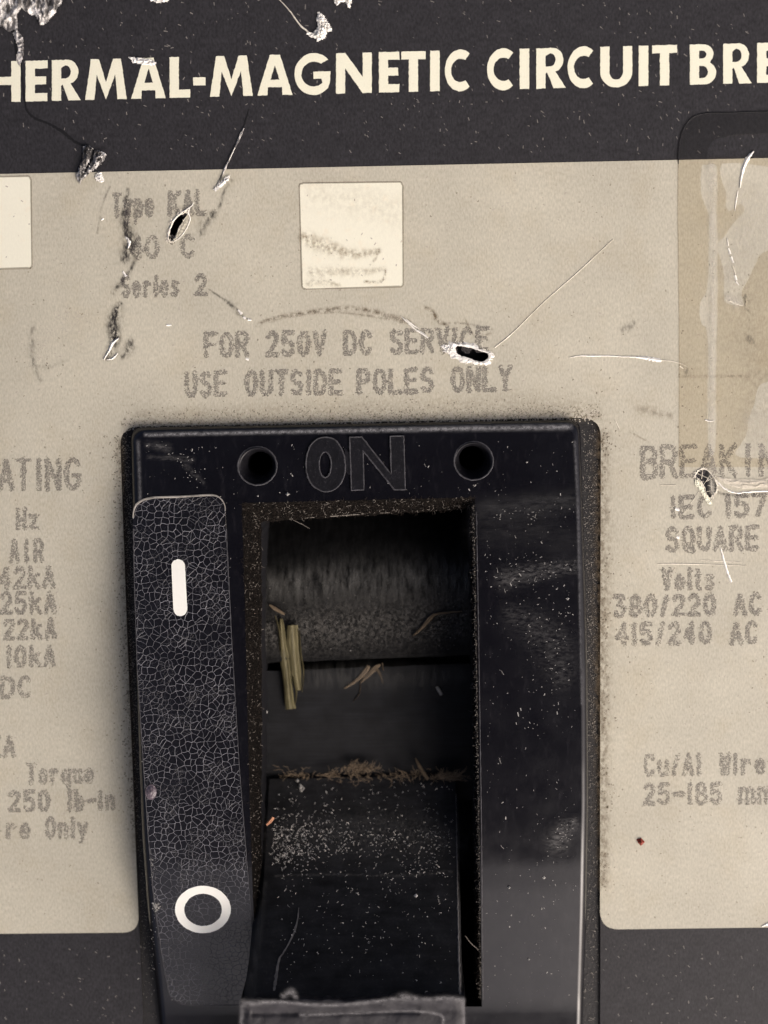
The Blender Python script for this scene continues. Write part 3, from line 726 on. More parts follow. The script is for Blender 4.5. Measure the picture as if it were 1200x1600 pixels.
def text_line(chars, base, cap, sw=7.0, cell=1.7, drop=.06, z=LZ + .02 * MM, slope=None, label_=None):
    """chars: (char, x0, x1) in photo px; base(x) baseline y; cap height px"""
    sp_ = Specks(); ldrop = random.uniform(0, .14)
    for ch, x0, x1 in chars:
        if ch == ' ': continue
        segs = []
        ins = sw * .5
        w0, w1 = x0 + ins, x1 - ins
        if w1 < w0: w0 = w1 = (x0 + x1) / 2
        for pl in GL[ch]:
            q = [(lerp(w0, w1, x), base(lerp(x0, x1, x)) - ins - y * (cap - sw)) for x, y in pl]
            segs += list(zip(q, q[1:]))
        ymin = min(min(a[1], b[1]) for a, b in segs) - sw; ymax = max(max(a[1], b[1]) for a, b in segs) + sw
        ny = int((ymax - ymin) / cell); nx = int((x1 - x0 + sw) / cell)
        for j in range(ny):
            rowfade = noise.noise(Vector((x0 * .31, j * .9, 3))) + random.uniform(-.5, .5)
            for i in range(nx):
                X = x0 - sw / 2 + (i + .5) * cell; Y = ymin + (j + .5) * cell
                d = min(dist_seg(X, Y, a, b) for a, b in segs)
                nn = noise.noise(Vector((X * .12, Y * .12, 1.7)))
                if d < sw * .5 + nn * 1.2 + rowfade * 1.0:
                    dd = drop + ldrop + max(0, nn) * .35
                    if random.random() > dd:
                        r = cell * U * random.uniform(.42, .60)
                        sp_.quad(un(X + random.uniform(-.5, .5), Y + random.uniform(-.3, .3), z), r, random.uniform(.9, 1.25), ang=random.uniform(-.3, .3))
    return sp_.build('printed_text', M['ink'], label, kind=None)
def spread(s, x0, x1, narrow='Iil1/'):
    ws = [(.8 if c in 't/' else .55 if c in narrow else 1.0) for c in s]
    tot = sum(ws); k = (x1 - x0) / tot; outp = []; x = x0
    for c, w_ in zip(s, ws):
        outp.append((c, x + .04 * k, x + w_ * k - .04 * k)); x += w_ * k
    return outp
def ln(y0, x0, y1, x1): return lambda x: lerp(y0, y1, (x - x0) / (x1 - x0))
LINES = [
 ([('T', 174, 191), ('y', 192, 208), ('p', 208, 225), ('e', 225, 242), ('K', 262, 283), ('A', 284, 303), ('L', 304, 322)], ln(342, 180, 337, 320), 42, 6.6),
 ([('4', 203, 224), ('0', 225, 250), ('d', 262, 276), ('C', 281, 306)], ln(407, 200, 403, 306), 38, 6.6),
 (spread('Series', 188, 282), ln(466, 190, 464, 285), 37, 6.2), ([('2', 303, 325)], ln(464, 300, 463, 325), 36, 6.4),
 (spread('FOR', 317, 391), ln(560, 317, 559, 391), 42, 6.6), (spread('250V', 413, 512), ln(559, 413, 557, 512), 42, 6.8), (spread('DC', 535, 584), ln(556, 535, 555, 584), 40, 6.8),
 (spread('SERVICE', 607, 766), ln(555, 607, 551, 766), 42, 6.8),
 (spread('USE', 287, 356), ln(622, 287, 620, 356), 42, 6.8), (spread('OUTSIDE', 381, 536), ln(620, 381, 618, 536), 42, 6.8), (spread('POLES', 556, 680), ln(618, 556, 615, 680), 42, 6.8), (spread('ONLY', 703, 802), ln(614, 703, 612, 802), 42, 6.8),
 ([('R', -32, -8), ('A', -4, 23), ('T', 24, 50), ('I', 54, 68), ('N', 70, 96), ('G', 99, 128)], ln(769, 0, 767, 128), 53, 6.8),
 (spread('Hz', 24, 62), ln(830, 20, 829, 62), 38, 6.2), (spread('AIR', 13, 70, ''), ln(880, 10, 879, 70), 38, 6.2),
 (spread('42kA', -4, 88), ln(922, 0, 920, 88), 37, 6.4), (spread('25kA', -2, 90), ln(961, 0, 960, 90), 37, 6.4), (spread('22kA', 3, 90), ln(1002, 0, 1000, 90), 36, 6.4), (spread('10kA', 8, 89), ln(1044, 0, 1043, 90), 36, 6.4),
 (spread('VDC', -28, 52), ln(1092, 0, 1091, 52), 36, 6.4), (spread('KA', -20, 26), ln(1185, 0, 1184, 26), 36, 6.4),
 (spread('Torque', 40, 148, ''), ln(1227, 40, 1225, 148), 36, 6.0), (spread('250', 11, 80), ln(1270, 11, 1269, 80), 36, 6.2), (spread('lb-in', 104, 181, 'li'), ln(1269, 104, 1267, 181), 36, 6.0),
 (spread('Wire', -36, 50, ''), ln(1313, 0, 1312, 50), 37, 6.0), (spread('Only', 69, 139), ln(1311, 69, 1310, 139), 36, 6.0),
 (spread('BREAKING', 999, 1246, ''), ln(750, 1000, 745, 1200), 54, 7.2), (spread('IEC', 1044, 1115, 'I'), ln(812, 1050, 810, 1115), 38, 6.8), (spread('157', 1130, 1200), ln(811, 1130, 808, 1200), 39, 7.0),
 (spread('SQUARE', 1038, 1188), ln(864, 1038, 861, 1188), 41, 7.0), (spread('Volts', 1032, 1119, 'lt'), ln(925, 1030, 923, 1119), 38, 6.8),
 (spread('380/220', 956, 1121, '/'), ln(966, 956, 963, 1121), 37, 6.8), (spread('AC', 1144, 1193), ln(964, 1144, 962, 1193), 37, 6.8),
 (spread('415/240', 960, 1114, '1/'), ln(1010, 960, 1008, 1114), 38, 6.8), (spread('AC', 1138, 1187), ln(1009, 1138, 1007, 1187), 38, 6.8),
 (spread('Cu/Al', 1004, 1098, '/l'), ln(1214, 1004, 1213, 1098), 37, 6.0), (spread('Wire', 1122, 1198, 'i'), ln(1212, 1122, 1211, 1198), 37, 6.2),
 (spread('25-185', 1003, 1130, '1'), ln(1260, 1003, 1258, 1130), 37, 6.2), (spread('mm', 1152, 1212), ln(1258, 1152, 1257, 1212), 40, 6.2),
]
for chars, b_, cap, sw in LINES: text_line(chars, b_, cap, sw + 1.0)

# cream windows in the label
for q in ([(467.5, 286.5), (628.5, 284), (630, 448), (472, 451.5)], [(-120, 278.5), (47.5, 275), (50, 419), (-118, 423)]):
    o = slab('cream_window', [rounded(q, 6)], LZ + .012 * MM, .012 * MM, M['white_print'], label)
    c = rounded(q, 6)
    ribbon('window_border', c + [c[0]], 2.6, M['dirt'], o, z=LZ + .014 * MM, h=.005, rough=1.2)

# ------------------------------------------------------------------ damage
def lz(z0): return lambda x, y, dz=0: un(x, y, z0 + dz)
def crumple(name, outline, hgt, m, parent, z0=.02, step=1.6, seed=0, freq=.11, stretch=(1, 1)):
    xs = [p[0] for p in outline]; ys = [p[1] for p in outline]
    x0, x1, y0, y1 = min(xs), max(xs), min(ys), max(ys)
    def inside(x, y):
        c = False; j = len(outline) - 1
        for i in range(len(outline)):
            xi, yi = outline[i]; xj, yj = outline[j]
            if (yi > y) != (yj > y) and x < (xj - xi) * (y - yi) / (yj - yi) + xi: c = not c
            j = i
        return c
    nx, ny = int((x1 - x0) / step) + 2, int((y1 - y0) / step) + 2
    idx = {}; vs = []; fs = []
    def ed(x, y): return min(dist_seg(x, y, outline[i], outline[(i + 1) % len(outline)]) for i in range(len(outline)))
    def vid(i, j):
        if (i, j) not in idx:
            x = x0 + (i - .5) * step; y = y0 + (j - .5) * step
            q = Vector((x * freq * stretch[0], y * freq * stretch[1], seed))
            rid = 1 - abs(noise.noise(q)) * 2.2
            rid = max(0, rid) ** 1.5 + .35 * (1 - abs(noise.noise(q * 2.7)) * 2)
            fall = min(1, ed(x, y) / 6)
            z = z0 + hgt * rid * (.25 + .75 * fall)
            idx[(i, j)] = len(vs); vs.append(un(x + 1.5 * noise.noise(q * 3), y + 1.5 * noise.noise(q * 3 + Vector((5, 5, 5))), z * MM))
        return idx[(i, j)]
    for j in range(ny):
        for i in range(nx):
            cx = x0 + i * step; cy = y0 + j * step
            if inside(cx, cy) : fs.append((vid(i, j), vid(i, j + 1), vid(i + 1, j + 1), vid(i + 1, j)))
    return from_data(name, vs, fs, m, parent, False)

# torn film and shreds at the top
crumple('torn_film', [(-40, -60), (100, -60), (97, 2), (86, 20), (72, 37), (62, 39), (58, 26), (46, 22), (34, 12), (26, 22), (28, 44), (14, 50), (4, 42), (-40, 38)], .55, M['film'], BR, seed=1, freq=.055, stretch=(1.3, .7))
crumple('torn_film', [(26, 44), (36, 60), (37, 85), (31, 104), (26, 96), (27, 70), (20, 52)], .25, M['film'], BR, seed=2, freq=.12)
crumple('torn_film', [(228, -20), (275, -20), (262, 3), (245, 5), (234, 0)], .3, M['tear'], BR, seed=3)
crumple('torn_film', [(497, 18), (504, 22), (510, 30), (520, 48), (511, 50), (508, 60), (501, 63), (496, 66), (494, 60), (486, 58), (478, 52), (490, 50), (497, 42), (495, 30)], .30, M['tear'], BR, seed=4, freq=.25)
crumple('torn_film', [(520, -10), (552, -12), (549, 6), (546, 14), (540, 4), (534, 3), (526, 9), (522, 2)], .35, M['tear'], BR, seed=5, freq=.22)
crumple('torn_film', [(400, -20), (408, -20), (404, 5)], .2, M['tear'], BR, seed=6)
crumple('torn_film', [(200, 88), (214, 90), (232, 92), (245, 98), (240, 103), (222, 101), (208, 98)], .2, M['tear'], BR, z0=.06, seed=7, freq=.2)
# curled flap left of the label's top edge
crumple('torn_flap', [(130, 228), (140, 226), (145, 232), (142, 246), (134, 262), (130, 276), (125, 288), (119, 276), (124, 262), (130, 246)], .5, M['film'], BR, z0=.08, seed=8, freq=.14, stretch=(1.6, .5))
crumple('torn_flap', [(147, 234), (158, 236), (166, 241), (162, 252), (152, 262), (140, 270), (128, 282), (124, 280), (138, 262), (146, 248)], .45, M['film'], BR, z0=.08, seed=9, freq=.14, stretch=(1.4, .7))
crumple('torn_flap', [(148, 272), (157, 268), (164, 282), (158, 286), (150, 282)], .25, M['tear'], BR, z0=.06, seed=10, freq=.3)
ribbon('crack', crs([(30, 60), (34, 110), (40, 165), (52, 183), (75, 193), (98, 206), (118, 222), (140, 230)], 8), [1, 2.5, 3, 4, 3, 5, 4, 3], M['black'], BR, z=.02 * MM, h=.006, rough=1)
ribbon('crack', crs([(27, 90), (22, 40), (30, 10)], 8), [3, 5, 3], M['black'], BR, z=.02 * MM, h=.006, rough=1)
ribbon('scratch', crs([(435, -2), (452, 16), (468, 38), (484, 52)], 6), [1, 1.5, 2.2, 3], M['scratch_dim'], BR, z=.01 * MM, h=.04, rough=.8)
ribbon('scratch', crs([(381, 200), (373, 218), (362, 240), (352, 262), (345, 278), (336, 296)], 6), [2, 3.5, 3, 3.5, 3, 1.5], M['film'], BR, z=.05 * MM, h=.10, rough=.8)
ribbon('scratch', crs([(377, 206), (368, 228), (358, 250), (350, 264)], 6), [1, 1.4, 1.4, 1], M['scratch'], BR, z=.09 * MM, h=.06, rough=.8)
ribbon('gouge', crs([(389, 170), (384, 188), (380, 200)], 5), [1, 3, 2], M['black'], BR, z=.02 * MM, h=.006, rough=.6)
crumple('torn_flap', [(354, 276), (361, 272), (356, 283), (344, 294), (337, 300), (334, 296), (344, 286)], .28, M['tear'], BR, z0=.08, seed=11, freq=.3)

# torn rims of the three punctures
def rim(hole, wfun, m, hgt, seed, inner_drop=.25):
    """ragged lifted lip of material round a hole"""
    cx = sum(p[0] for p in hole) / len(hole); cy = sum(p[1] for p in hole) / len(hole)
    n = len(hole); vs = []; fs = []
    for i, (x, y) in enumerate(hole):
        dx, dy = x - cx, y - cy; L = math.hypot(dx, dy) or 1
        a = math.atan2(-dy, dx)
        wd = wfun(a) * max(.25, 1 + 1.5 * noise.noise(Vector((i * .55, seed, 0))))
        ox, oy = dx / L, dy / L
        vs += [un(x - ox * .8, y - oy * .8, -inner_drop * MM), un(x - ox * .5, y - oy * .5, (.05 + hgt * .6) * MM), un(x + ox * wd * .45, y + oy * wd * .45, (.05 + hgt * (1 + .5 * noise.noise(Vector((i * .9, seed, 4))))) * MM), un(x + ox * wd, y + oy * wd, .03 * MM)]
    for i in range(n):
        a = i * 4; b = ((i + 1) % n) * 4
        for k in range(3): fs.append((a + k, a + k + 1, b + k + 1, b + k))
    sh = Specks()
    for _ in range(70):
        i = random.randrange(n); x, y = hole[i]; dx, dy = x - cx, y - cy; L = math.hypot(dx, dy) or 1
        q = random.uniform(-.5, wfun(math.atan2(-dy, dx)) * 1.3)
        sh.fibre(un(x + dx / L * q, y + dy / L * q, random.uniform(.05, .1) * MM), random.uniform(1.5, 6) * U, random.uniform(.6, 1.8) * U, .7, .9, a=math.atan2(-dy, dx) + random.gauss(0, 1.1))
    o = from_data('torn_rim', vs, fs, m, BR, False)
    sh.build('torn_shreds', M['scratch_dim'], o, kind='stuff'); return o
rim(HOLE2, lambda a: 5.5 + 9 * max(0, -math.cos(a)) ** 2 + 2 * max(0, math.cos(a)), M['tear'], .12, 3)
rim(HOLE1, lambda a: 2.5 + 2 * max(0, math.sin(a)), M['scratch_dim'], .10, 5)
rim(HOLE3, lambda a: 1.6, M['scratch_dim'], .06, 8)
crumple('torn_flap', [(293, 334), (297, 337), (294, 350), (286, 363), (275, 376), (268, 378), (275, 368), (282, 354), (289, 342)], .12, M['label'], BR, z0=.08, seed=12, freq=.2)
ribbon('scratch', crs([(297, 324), (294, 332), (297, 342), (292, 356), (282, 370), (270, 379)], 5), [1, 2.4, 2, 1.4, 1.4, 1], M['scratch'], BR, z=.10 * MM, h=.06, rough=.7)
ribbon('scratch', crs([(262, 372), (265, 358), (273, 342), (284, 332), (299, 322), (302, 316)], 5), [1.4, 2.4, 2, 2, 1.6, .8], M['scratch'], BR, z=.10 * MM, h=.06, rough=.7)
crumple('torn_rim', [(688, 541), (698, 538), (712, 541), (712, 556), (704, 556), (696, 548)], .16, M['tear'], BR, z0=.06, seed=13, freq=.35)
crumple('torn_flap', [(1085, 748), (1093, 750), (1099, 761), (1104, 773), (1109, 779), (1113, 786), (1112, 792), (1106, 787), (1094, 768), (1086, 757)], .14, M['title'], BR, z0=.08, seed=14, freq=.2)
for a, b in (((1090, 740), (1108, 748)), ((1098, 734), (1096, 748)), ((1104, 752), (1118, 744)), ((1106, 758), (1118, 762)), ((1104, 768), (1117, 766)), ((1110, 745), (1113, 772))):
    ribbon('torn_fibre', densify([a, b], 3, False), 1.3, M['scratch_dim'], BR, z=-.12 * MM, h=.05, rough=1)
slab('exposed_core', [jitter(ellipse(1103, 755, 26, 32, 24), 2, .2)], -.2 * MM, .2 * MM, M['raised'], BR)
# white scratches
SC = [
 ([(773, 543), (800, 521), (850, 472), (900, 428), (958, 374)], [1.8, 1.4, 1.0, 1.4, .6], 'scratch_dim', .05),
 ([(890, 559), (905, 556), (925, 556), (955, 556), (980, 558)], [.6, 1.4, 2.6, 1.8, 1.2], 'scratch', .06),
 ([(975, 557), (995, 558), (1012, 560), (1030, 563), (1034, 563)], [.8, 3, 5.5, 6, 1], 'scratch', .08),
 ([(1030, 563), (1048, 564), (1066, 569), (1075, 574)], [1.2, 1.4, 1.4, .5], 'scratch_dim', .04),
 ([(1178, 236), (1168, 248), (1160, 268), (1156, 294)], [1, 7, 5, 1.5], 'scratch', .10),
 ([(1153, 298), (1150, 315), (1148, 330)], [1.5, 2.6, 1], 'scratch', .06),
 ([(1136, 372), (1138, 384)], [1, 2], 'scratch', .06), ([(1138, 388), (1141, 397)], [3, 4], 'scratch', .06), ([(1142, 401), (1146, 411)], [4, 3], 'scratch', .06),
 ([(1145, 416), (1149, 428)], [1.5, 2], 'scratch_dim', .06), ([(1148, 430), (1151, 438)], [4, 4], 'scratch', .06), ([(1150, 440), (1155, 446)], [3, 1], 'scratch', .06),
 ([(1126, 856), (1131, 875), (1137, 895), (1143, 910)], [1.5, 3.5, 3.5, 3.5], 'scratch', .05),
 ([(1028, 881), (1060, 881), (1110, 882), (1168, 884)], [1.2, 1.8, 1, .7], 'scratch_dim', .04), ([(1094, 875), (1130, 877), (1160, 878)], [.7, 1.1, .6], 'scratch_dim', .03),
 ([(961, 656), (965, 664), (969, 673)], [.8, 1.6, .7], 'scratch_dim', .04), ([(1032, 758), (1056, 758)], [.7, 1], 'scratch_dim', .04),
 ([(626, 494), (640, 506), (648, 514), (660, 521), (669, 528)], [1, 3.5, 2.5, 4, 2], 'scratch', .10), ([(634, 498), (646, 508), (656, 514)], [1, 2, 1], 'tear', .08),
 ([(372, 484), (378, 491)], [2.5, 4.5], 'scratch', .08), ([(380, 495), (384, 498)], [3, 4.5], 'scratch', .08), ([(387, 499), (393, 500)], [4.5, 2.5], 'scratch', .08),
 ([(260, 508), (268, 508)], [3.5, 3], 'scratch', .05), ([(384, 560), (389, 562)], [3, 4.5], 'scratch', .05),
 ([(162, 562), (170, 548), (176, 536), (186, 528)], [1.5, 4, 5, 1.5], 'tear', .10), ([(167, 562), (176, 560), (184, 552)], [1.5, 3, 1.5], 'scratch', .08),
 ([(196, 370), (202, 378), (200, 388)], [2, 5, 2], 'tear', .08), ([(192, 424), (197, 432)], [3, 4], 'scratch', .06), ([(158, 344), (162, 341)], [2.5, 2.5], 'scratch', .05),
 ([(1055, 795), (1062, 797)], [5, 4], 'scratch', .05), ([(1057, 839), (1062, 840)], [4, 5], 'scratch', .05), ([(1102, 656), (1110, 658), (1116, 657)], [3, 2.4, 1.5], 'scratch', .06),
 ([(1140, 470), (1150, 474), (1160, 478)], [3, 3, 1.5], 'scratch_dim', .06), ([(1062, 572), (1068, 576)], [2.5, 1.5], 'scratch_dim', .05), ([(1070, 800), (1110, 742)], [.5, .6], 'scratch_dim', .03),
 ([(1190, 1448), (1202, 1443), (1230, 1436)], [1, 5, 5], 'scratch', .06),
]
for k, (pts, wd, m_, h_) in enumerate(SC):
    p = crs(pts, 7) if len(pts) > 2 else densify(pts, 2, False)
    ribbon('scratch', p, wd, M[m_], BR, z=LZ + .015 * MM, h=h_, rough=.7, seed=k)
# silvery crease under the tape
crumple('lifted_crease', [(1118, 744), (1128, 752), (1142, 760), (1165, 764), (1205, 762), (1240, 770), (1240, 742), (1205, 748), (1165, 750), (1140, 748)], .12, M['paled'], BR, z0=.10, seed=15, freq=.10, stretch=(.5, 1.5))
ribbon('crease', crs([(1118, 750), (1132, 763), (1150, 770), (1175, 768), (1210, 767)], 6), [2, 2.5, 2.5, 3, 3], M['scratch'], BR, z=LZ + .02 * MM, h=.05, rough=1)

# clear tape at the right, with bubbles where the label shows through dry
outer = crs([(1061, 730), (1061, 500), (1059, 330), (1060, 256)], 3) + [(1061, 225), (1066, 205), (1078, 188), (1098, 178), (1150, 177), (1300, 171), (1400, 168), (1400, 730)]
b1 = jitter(crs([(1104, 258), (1096, 262), (1095, 300), (1104, 326), (1108, 345), (1107, 400), (1106, 448), (1094, 478), (1096, 505), (1105, 520), (1106, 600), (1107, 700), (1118, 702), (1119, 600), (1121, 520), (1122, 470), (1121, 380), (1121, 280), (1118, 258)], 4, True), 2, .08)
b2 = jitter(crs([(1130, 256), (1134, 300), (1138, 330), (1158, 318), (1162, 330), (1145, 350), (1130, 372), (1122, 384), (1131, 432), (1131, 468), (1145, 475), (1162, 478), (1160, 455), (1175, 425), (1192, 395), (1230, 390), (1300, 380), (1300, 262), (1220, 262)], 4, True), 2.4, .08, 4)
b3 = jitter(crs([(1175, 640), (1190, 600), (1230, 600), (1280, 640), (1260, 700), (1200, 715), (1150, 712), (1165, 680)], 4, True), 3, .06, 7)
b4 = rounded([(1105, 246), (1107, 228), (1122, 214), (1300, 206), (1300, 240)], [0, 12, 14, 0, 0])
slab('clear_tape', [outer, b1, b2, b3, b4], LZ + .04 * MM, .02 * MM, M['tape'], BR)
slab('tape_fold', [[(1061, 247), (1061, 225), (1066, 205), (1078, 188), (1098, 178), (1150, 177), (1300, 171), (1300, 204), (1150, 210), (1122, 216), (1109, 230), (1106, 247)]], LZ + .07 * MM, .02 * MM, M['tape_dark'], BR)
# the tape's edge
ribbon('tape_edge', crs([(1061, 730), (1061, 500), (1059, 330), (1060, 256)], 8), .8, M['dirt'], BR, z=LZ + .05 * MM, h=.01, rough=1.2)
ribbon('tape_edge', crs([(1060, 256), (1062, 222), (1074, 192), (1098, 178), (1150, 176), (1300, 171)], 8), 1.6, M['black'], BR, z=LZ + .06 * MM, h=.03, rough=1.0)

# ------------------------------------------------------------------ dirt and smears printed into the label's wear
def path_specks(sp_, pts, wd, n, smin, smax, z, power=1.0, asp=1.6, mapper=None):
    mp = mapper or (lambda x, y, dz=0: un(x, y, z + dz))
    P = crs(pts, 10) if len(pts) > 2 else densify(pts, 2, False)
    for _ in range(int(n * 1.7)):
        t = random.random() * (len(P) - 1.001); i = int(t); f = t - i
        x = lerp(P[i][0], P[i + 1][0], f); y = lerp(P[i][1], P[i + 1][1], f)
        ww = wd if isinstance(wd, (int, float)) else interp([(k / (len(wd) - 1), q) for k, q in enumerate(wd)], t / len(P))
        x += random.gauss(0, .4) * ww; y += random.gauss(0, .4) * ww
        if noise.noise(Vector((x * .16, y * .07, 2.2))) < random.uniform(-.35, .1): continue
        p = mp(x, y); sp_.quad(p, random.uniform(smin, smax) * U * .8, random.uniform(1, asp), lift=random.uniform(0, .004) * MM)
z_ = LZ + .012 * MM
def smear_mat(name, col, scale=(2.2, 1.3, 2), lo=.40, hi=.62, rough=.8):
    m = mat(name, col, rough, .1); nt = m.node_tree; N = nt.nodes; b = N['Principled BSDF']
    at = N.new('ShaderNodeAttribute'); at.attribute_name = 'cover'
    tc = N.new('ShaderNodeTexCoord'); v = N.new('ShaderNodeVectorMath'); v.operation = 'MULTIPLY'; v.inputs[1].default_value = tuple(1000 * q for q in scale)
    nt.links.new(tc.outputs['Object'], v.inputs[0])
    t = N.new('ShaderNodeTexNoise'); t.inputs['Scale'].default_value = 1; t.inputs['Detail'].default_value = 6; t.inputs['Roughness'].default_value = .72
    nt.links.new(v.outputs[0], t.inputs['Vector'])
    r = N.new('ShaderNodeMapRange'); r.inputs[1].default_value = lo; r.inputs[2].default_value = hi; nt.links.new(t.outputs['Fac'], r.inputs[0])
    mu = N.new('ShaderNodeMath'); mu.operation = 'MULTIPLY'; nt.links.new(at.outputs['Fac'], mu.inputs[0]); nt.links.new(r.outputs[0], mu.inputs[1])
    nt.links.new(mu.outputs[0], b.inputs['Alpha']); return m
M['smear_dark'] = smear_mat('dark_rubbed_dirt', (.040, .037, .036), (3.0, 1.6, 2))
M['smear_brown'] = smear_mat('brown_rubbed_dirt', (.17, .13, .085), (2.5, 2.0, 2))
M['smear_olive'] = smear_mat('packed_brown_dirt', (.25, .205, .13), (4, 4, 4), .36, .66)
M['smear_pale'] = smear_mat('pale_dust_film', (.26, .255, .25), (2.2, 5, 3), .40, .75)
M['smear_grey'] = smear_mat('grey_dust_film', (.05, .05, .052), (.8, 2.5, 3), .3, .7)
def smear(pts, wd, amt, m, parent, mapper=None, z=z_, cell=2.0, name='smudge', soft=1.0):
    mp = mapper or (lambda x, y, dz=0: un(x, y, z))
    P = crs(pts, 6) if len(pts) > 2 else densify(pts, 4, False)
    W = wd if isinstance(wd, (list, tuple)) else [wd]
    ws = [interp([(k / max(1, len(W) - 1), q) for k, q in enumerate(W)], i / (len(P) - 1)) for i in range(len(P))]
    mw = max(ws) * 1.7
    x0 = min(p[0] for p in P) - mw; x1 = max(p[0] for p in P) + mw; y0 = min(p[1] for p in P) - mw; y1 = max(p[1] for p in P) + mw
    nx, ny = int((x1 - x0) / cell) + 1, int((y1 - y0) / cell) + 1
    vs, al, idx = [], [], {}
    def val(x, y):
        best = 0
        for i in range(len(P) - 1):
            d = dist_seg(x, y, P[i], P[i + 1]); w_ = ws[i] * .5
            e = math.exp(-(d / max(w_, .5)) ** 2 * soft)
            if e > best: best = e
        return best
    vals = {}
    for j in range(ny + 1):
        for i in range(nx + 1): vals[(i, j)] = val(x0 + i * cell, y0 + j * cell)
    fs = []
    def vid(k):
        if k not in idx:
            idx[k] = len(vs); x, y = x0 + k[0] * cell, y0 + k[1] * cell
            vs.append(mp(x, y)); al.append(amt * vals[k])
        return idx[k]
    for j in range(ny):
        for i in range(nx):
            q = ((i, j), (i, j + 1), (i + 1, j + 1), (i + 1, j))
            if max(vals[k] for k in q) > .03: fs.append(tuple(vid(k) for k in q))
    o = from_data(name, vs, fs, m, parent)
    at = o.data.attributes.new('cover', 'FLOAT', 'POINT'); at.data.foreach_set('value', al)
    return o
M['smear_tan'] = smear_mat('tan_rubbed_dirt', (.34, .27, .18), (2.5, 2.0, 2))
SD, SB, SP = M['smear_dark'], M['smear_brown'], M['smear_pale']
for pts, wd, amt in (
 ([(200, 296), (196, 325), (196, 350), (203, 372), (200, 390), (193, 408)], [4, 10, 14, 20, 18, 6], 1.25),
 ([(206, 385), (212, 400), (205, 420), (190, 440), (176, 458)], [8, 6, 5, 8, 4], .8),
 ([(188, 474), (180, 492), (177, 512), (180, 528)], [6, 16, 18, 12], 1.3), ([(180, 528), (176, 545), (168, 560)], [12, 14, 6], .9),
 ([(203, 533), (202, 545), (192, 557)], [9, 13, 7], 1.0),
 ([(52, 512), (50, 545), (54, 575), (64, 594)], [7, 10, 7, 4], .4), ([(50, 570), (75, 573), (102, 564)], [3, 7, 4], .2),
 ([(362, 282), (350, 300), (345, 318), (332, 336)], [4, 4, 5, 9], .6), ([(332, 336), (320, 348), (314, 366)], [11, 14, 4], .7),
 ([(172, 292), (160, 320), (152, 365)], [3, 3, 2], .4), ([(326, 452), (345, 465), (360, 476), (376, 492)], [2, 3, 7, 7], .8),
 ([(975, 516), (990, 506)], [10, 8], .45), ([(1112, 768), (1150, 774), (1205, 770)], [3, 5, 5], .6), ([(1170, 470), (1163, 460), (1165, 480), (1175, 492)], 4, .4),
 ([(1170, 528), (1176, 536)], [10, 6], .5), ([(1068, 572), (1075, 585)], [8, 6], .4), ([(690, 505), (730, 506), (768, 514)], [2, 3, 4], .45)):
    smear(pts, wd, amt, SD, label, cell=1.6)
for pts, wd, amt in (
 ([(400, 508), (430, 496), (470, 490), (530, 482), (570, 484), (610, 494), (640, 502)], [4, 4, 6, 6, 7, 7, 4], .75),
 ([(420, 503), (460, 494), (520, 488), (580, 494), (620, 502), (650, 508)], [3, 2, 3, 4, 5, 3], .5), ([(665, 480), (676, 488), (685, 502), (700, 508)], [4, 6, 6, 3], .9),
 ([(728, 500), (742, 525), (768, 520)], [3, 3, 3], .5), ([(1150, 420), (1190, 640)], [60, 90], .12),
 ([(1000, 640), (1050, 650)], [14, 10], .3), ([(985, 675), (1012, 690)], [3, 2], .5), ([(1055, 588), (1170, 588)], [2, 3], .4)):
    smear(pts, wd, amt, SB, label, cell=2.0)
for pts, wd, amt in (
 ([(475, 370), (495, 380), (530, 392), (560, 397), (592, 392)], [18, 22, 18, 12, 7], .45), ([(592, 390), (586, 405), (578, 414)], [3, 3, 2], .6), ([(485, 425), (530, 424), (570, 425), (600, 420)], [14, 14, 10, 6], .3),
 ([(482, 443), (500, 440), (530, 446)], [10, 10, 5], .35), ([(570, 440), (596, 440), (603, 424)], [4, 4, 4], .7), ([(500, 300), (620, 330)], [60, 60], .10)):
    smear(pts, wd, min(1, amt * 1.25), M['smear_tan'], label, z=LZ + .03 * MM, cell=1.8)
# pale adhesive under the tape, and a painted streak of glare down it
M['smear_adh_glare'] = smear_mat('pale_adhesive_glare', (.60, .57, .49), (1.5, .8, 2), .30, .60)
smear([(1112, 262), (1114, 400), (1113, 520), (1113, 640), (1113, 770)], [14, 9, 10, 9, 8], .55, M['smear_adh_glare'], BR, z=LZ + .075 * MM, cell=2, name='adhesive_glare')
smear([(1150, 300), (1185, 330), (1150, 400), (1142, 440)], [40, 60, 36, 18], .35, M['smear_adh_glare'], BR, z=LZ + .075 * MM, cell=3, name='adhesive_glare')
smear([(1180, 660), (1190, 700)], [40, 40], .30, M['smear_adh_glare'], BR, z=LZ + .075 * MM, cell=3, name='adhesive_glare')
smear([(1140, 466), (1150, 474)], [14, 16], .6, M['smear_adh_glare'], BR, z=LZ + .08 * MM, cell=2, name='adhesive_glare')
# packed dirt along the frame's upper edge and its sides
smear([(196, 664), (400, 660), (600, 656), (760, 653), (935, 650)], [8, 12, 14, 16, 12], .45, M['smear_olive'], label, cell=2.5, name='packed_dirt')
smear([(215, 650), (500, 640), (800, 632), (925, 640)], [20, 34, 40, 30], .22, M['smear_olive'], label, cell=4, name='packed_dirt')
smear([(941, 680), (941, 900), (941, 1100), (943, 1380)], [22, 26, 24, 14], .5, SB, label, cell=3, name='packed_dirt')
smear([(187, 690), (197, 980), (212, 1330)], [14, 14, 10], .35, SB, label, cell=3, name='packed_dirt')
br = Specks()
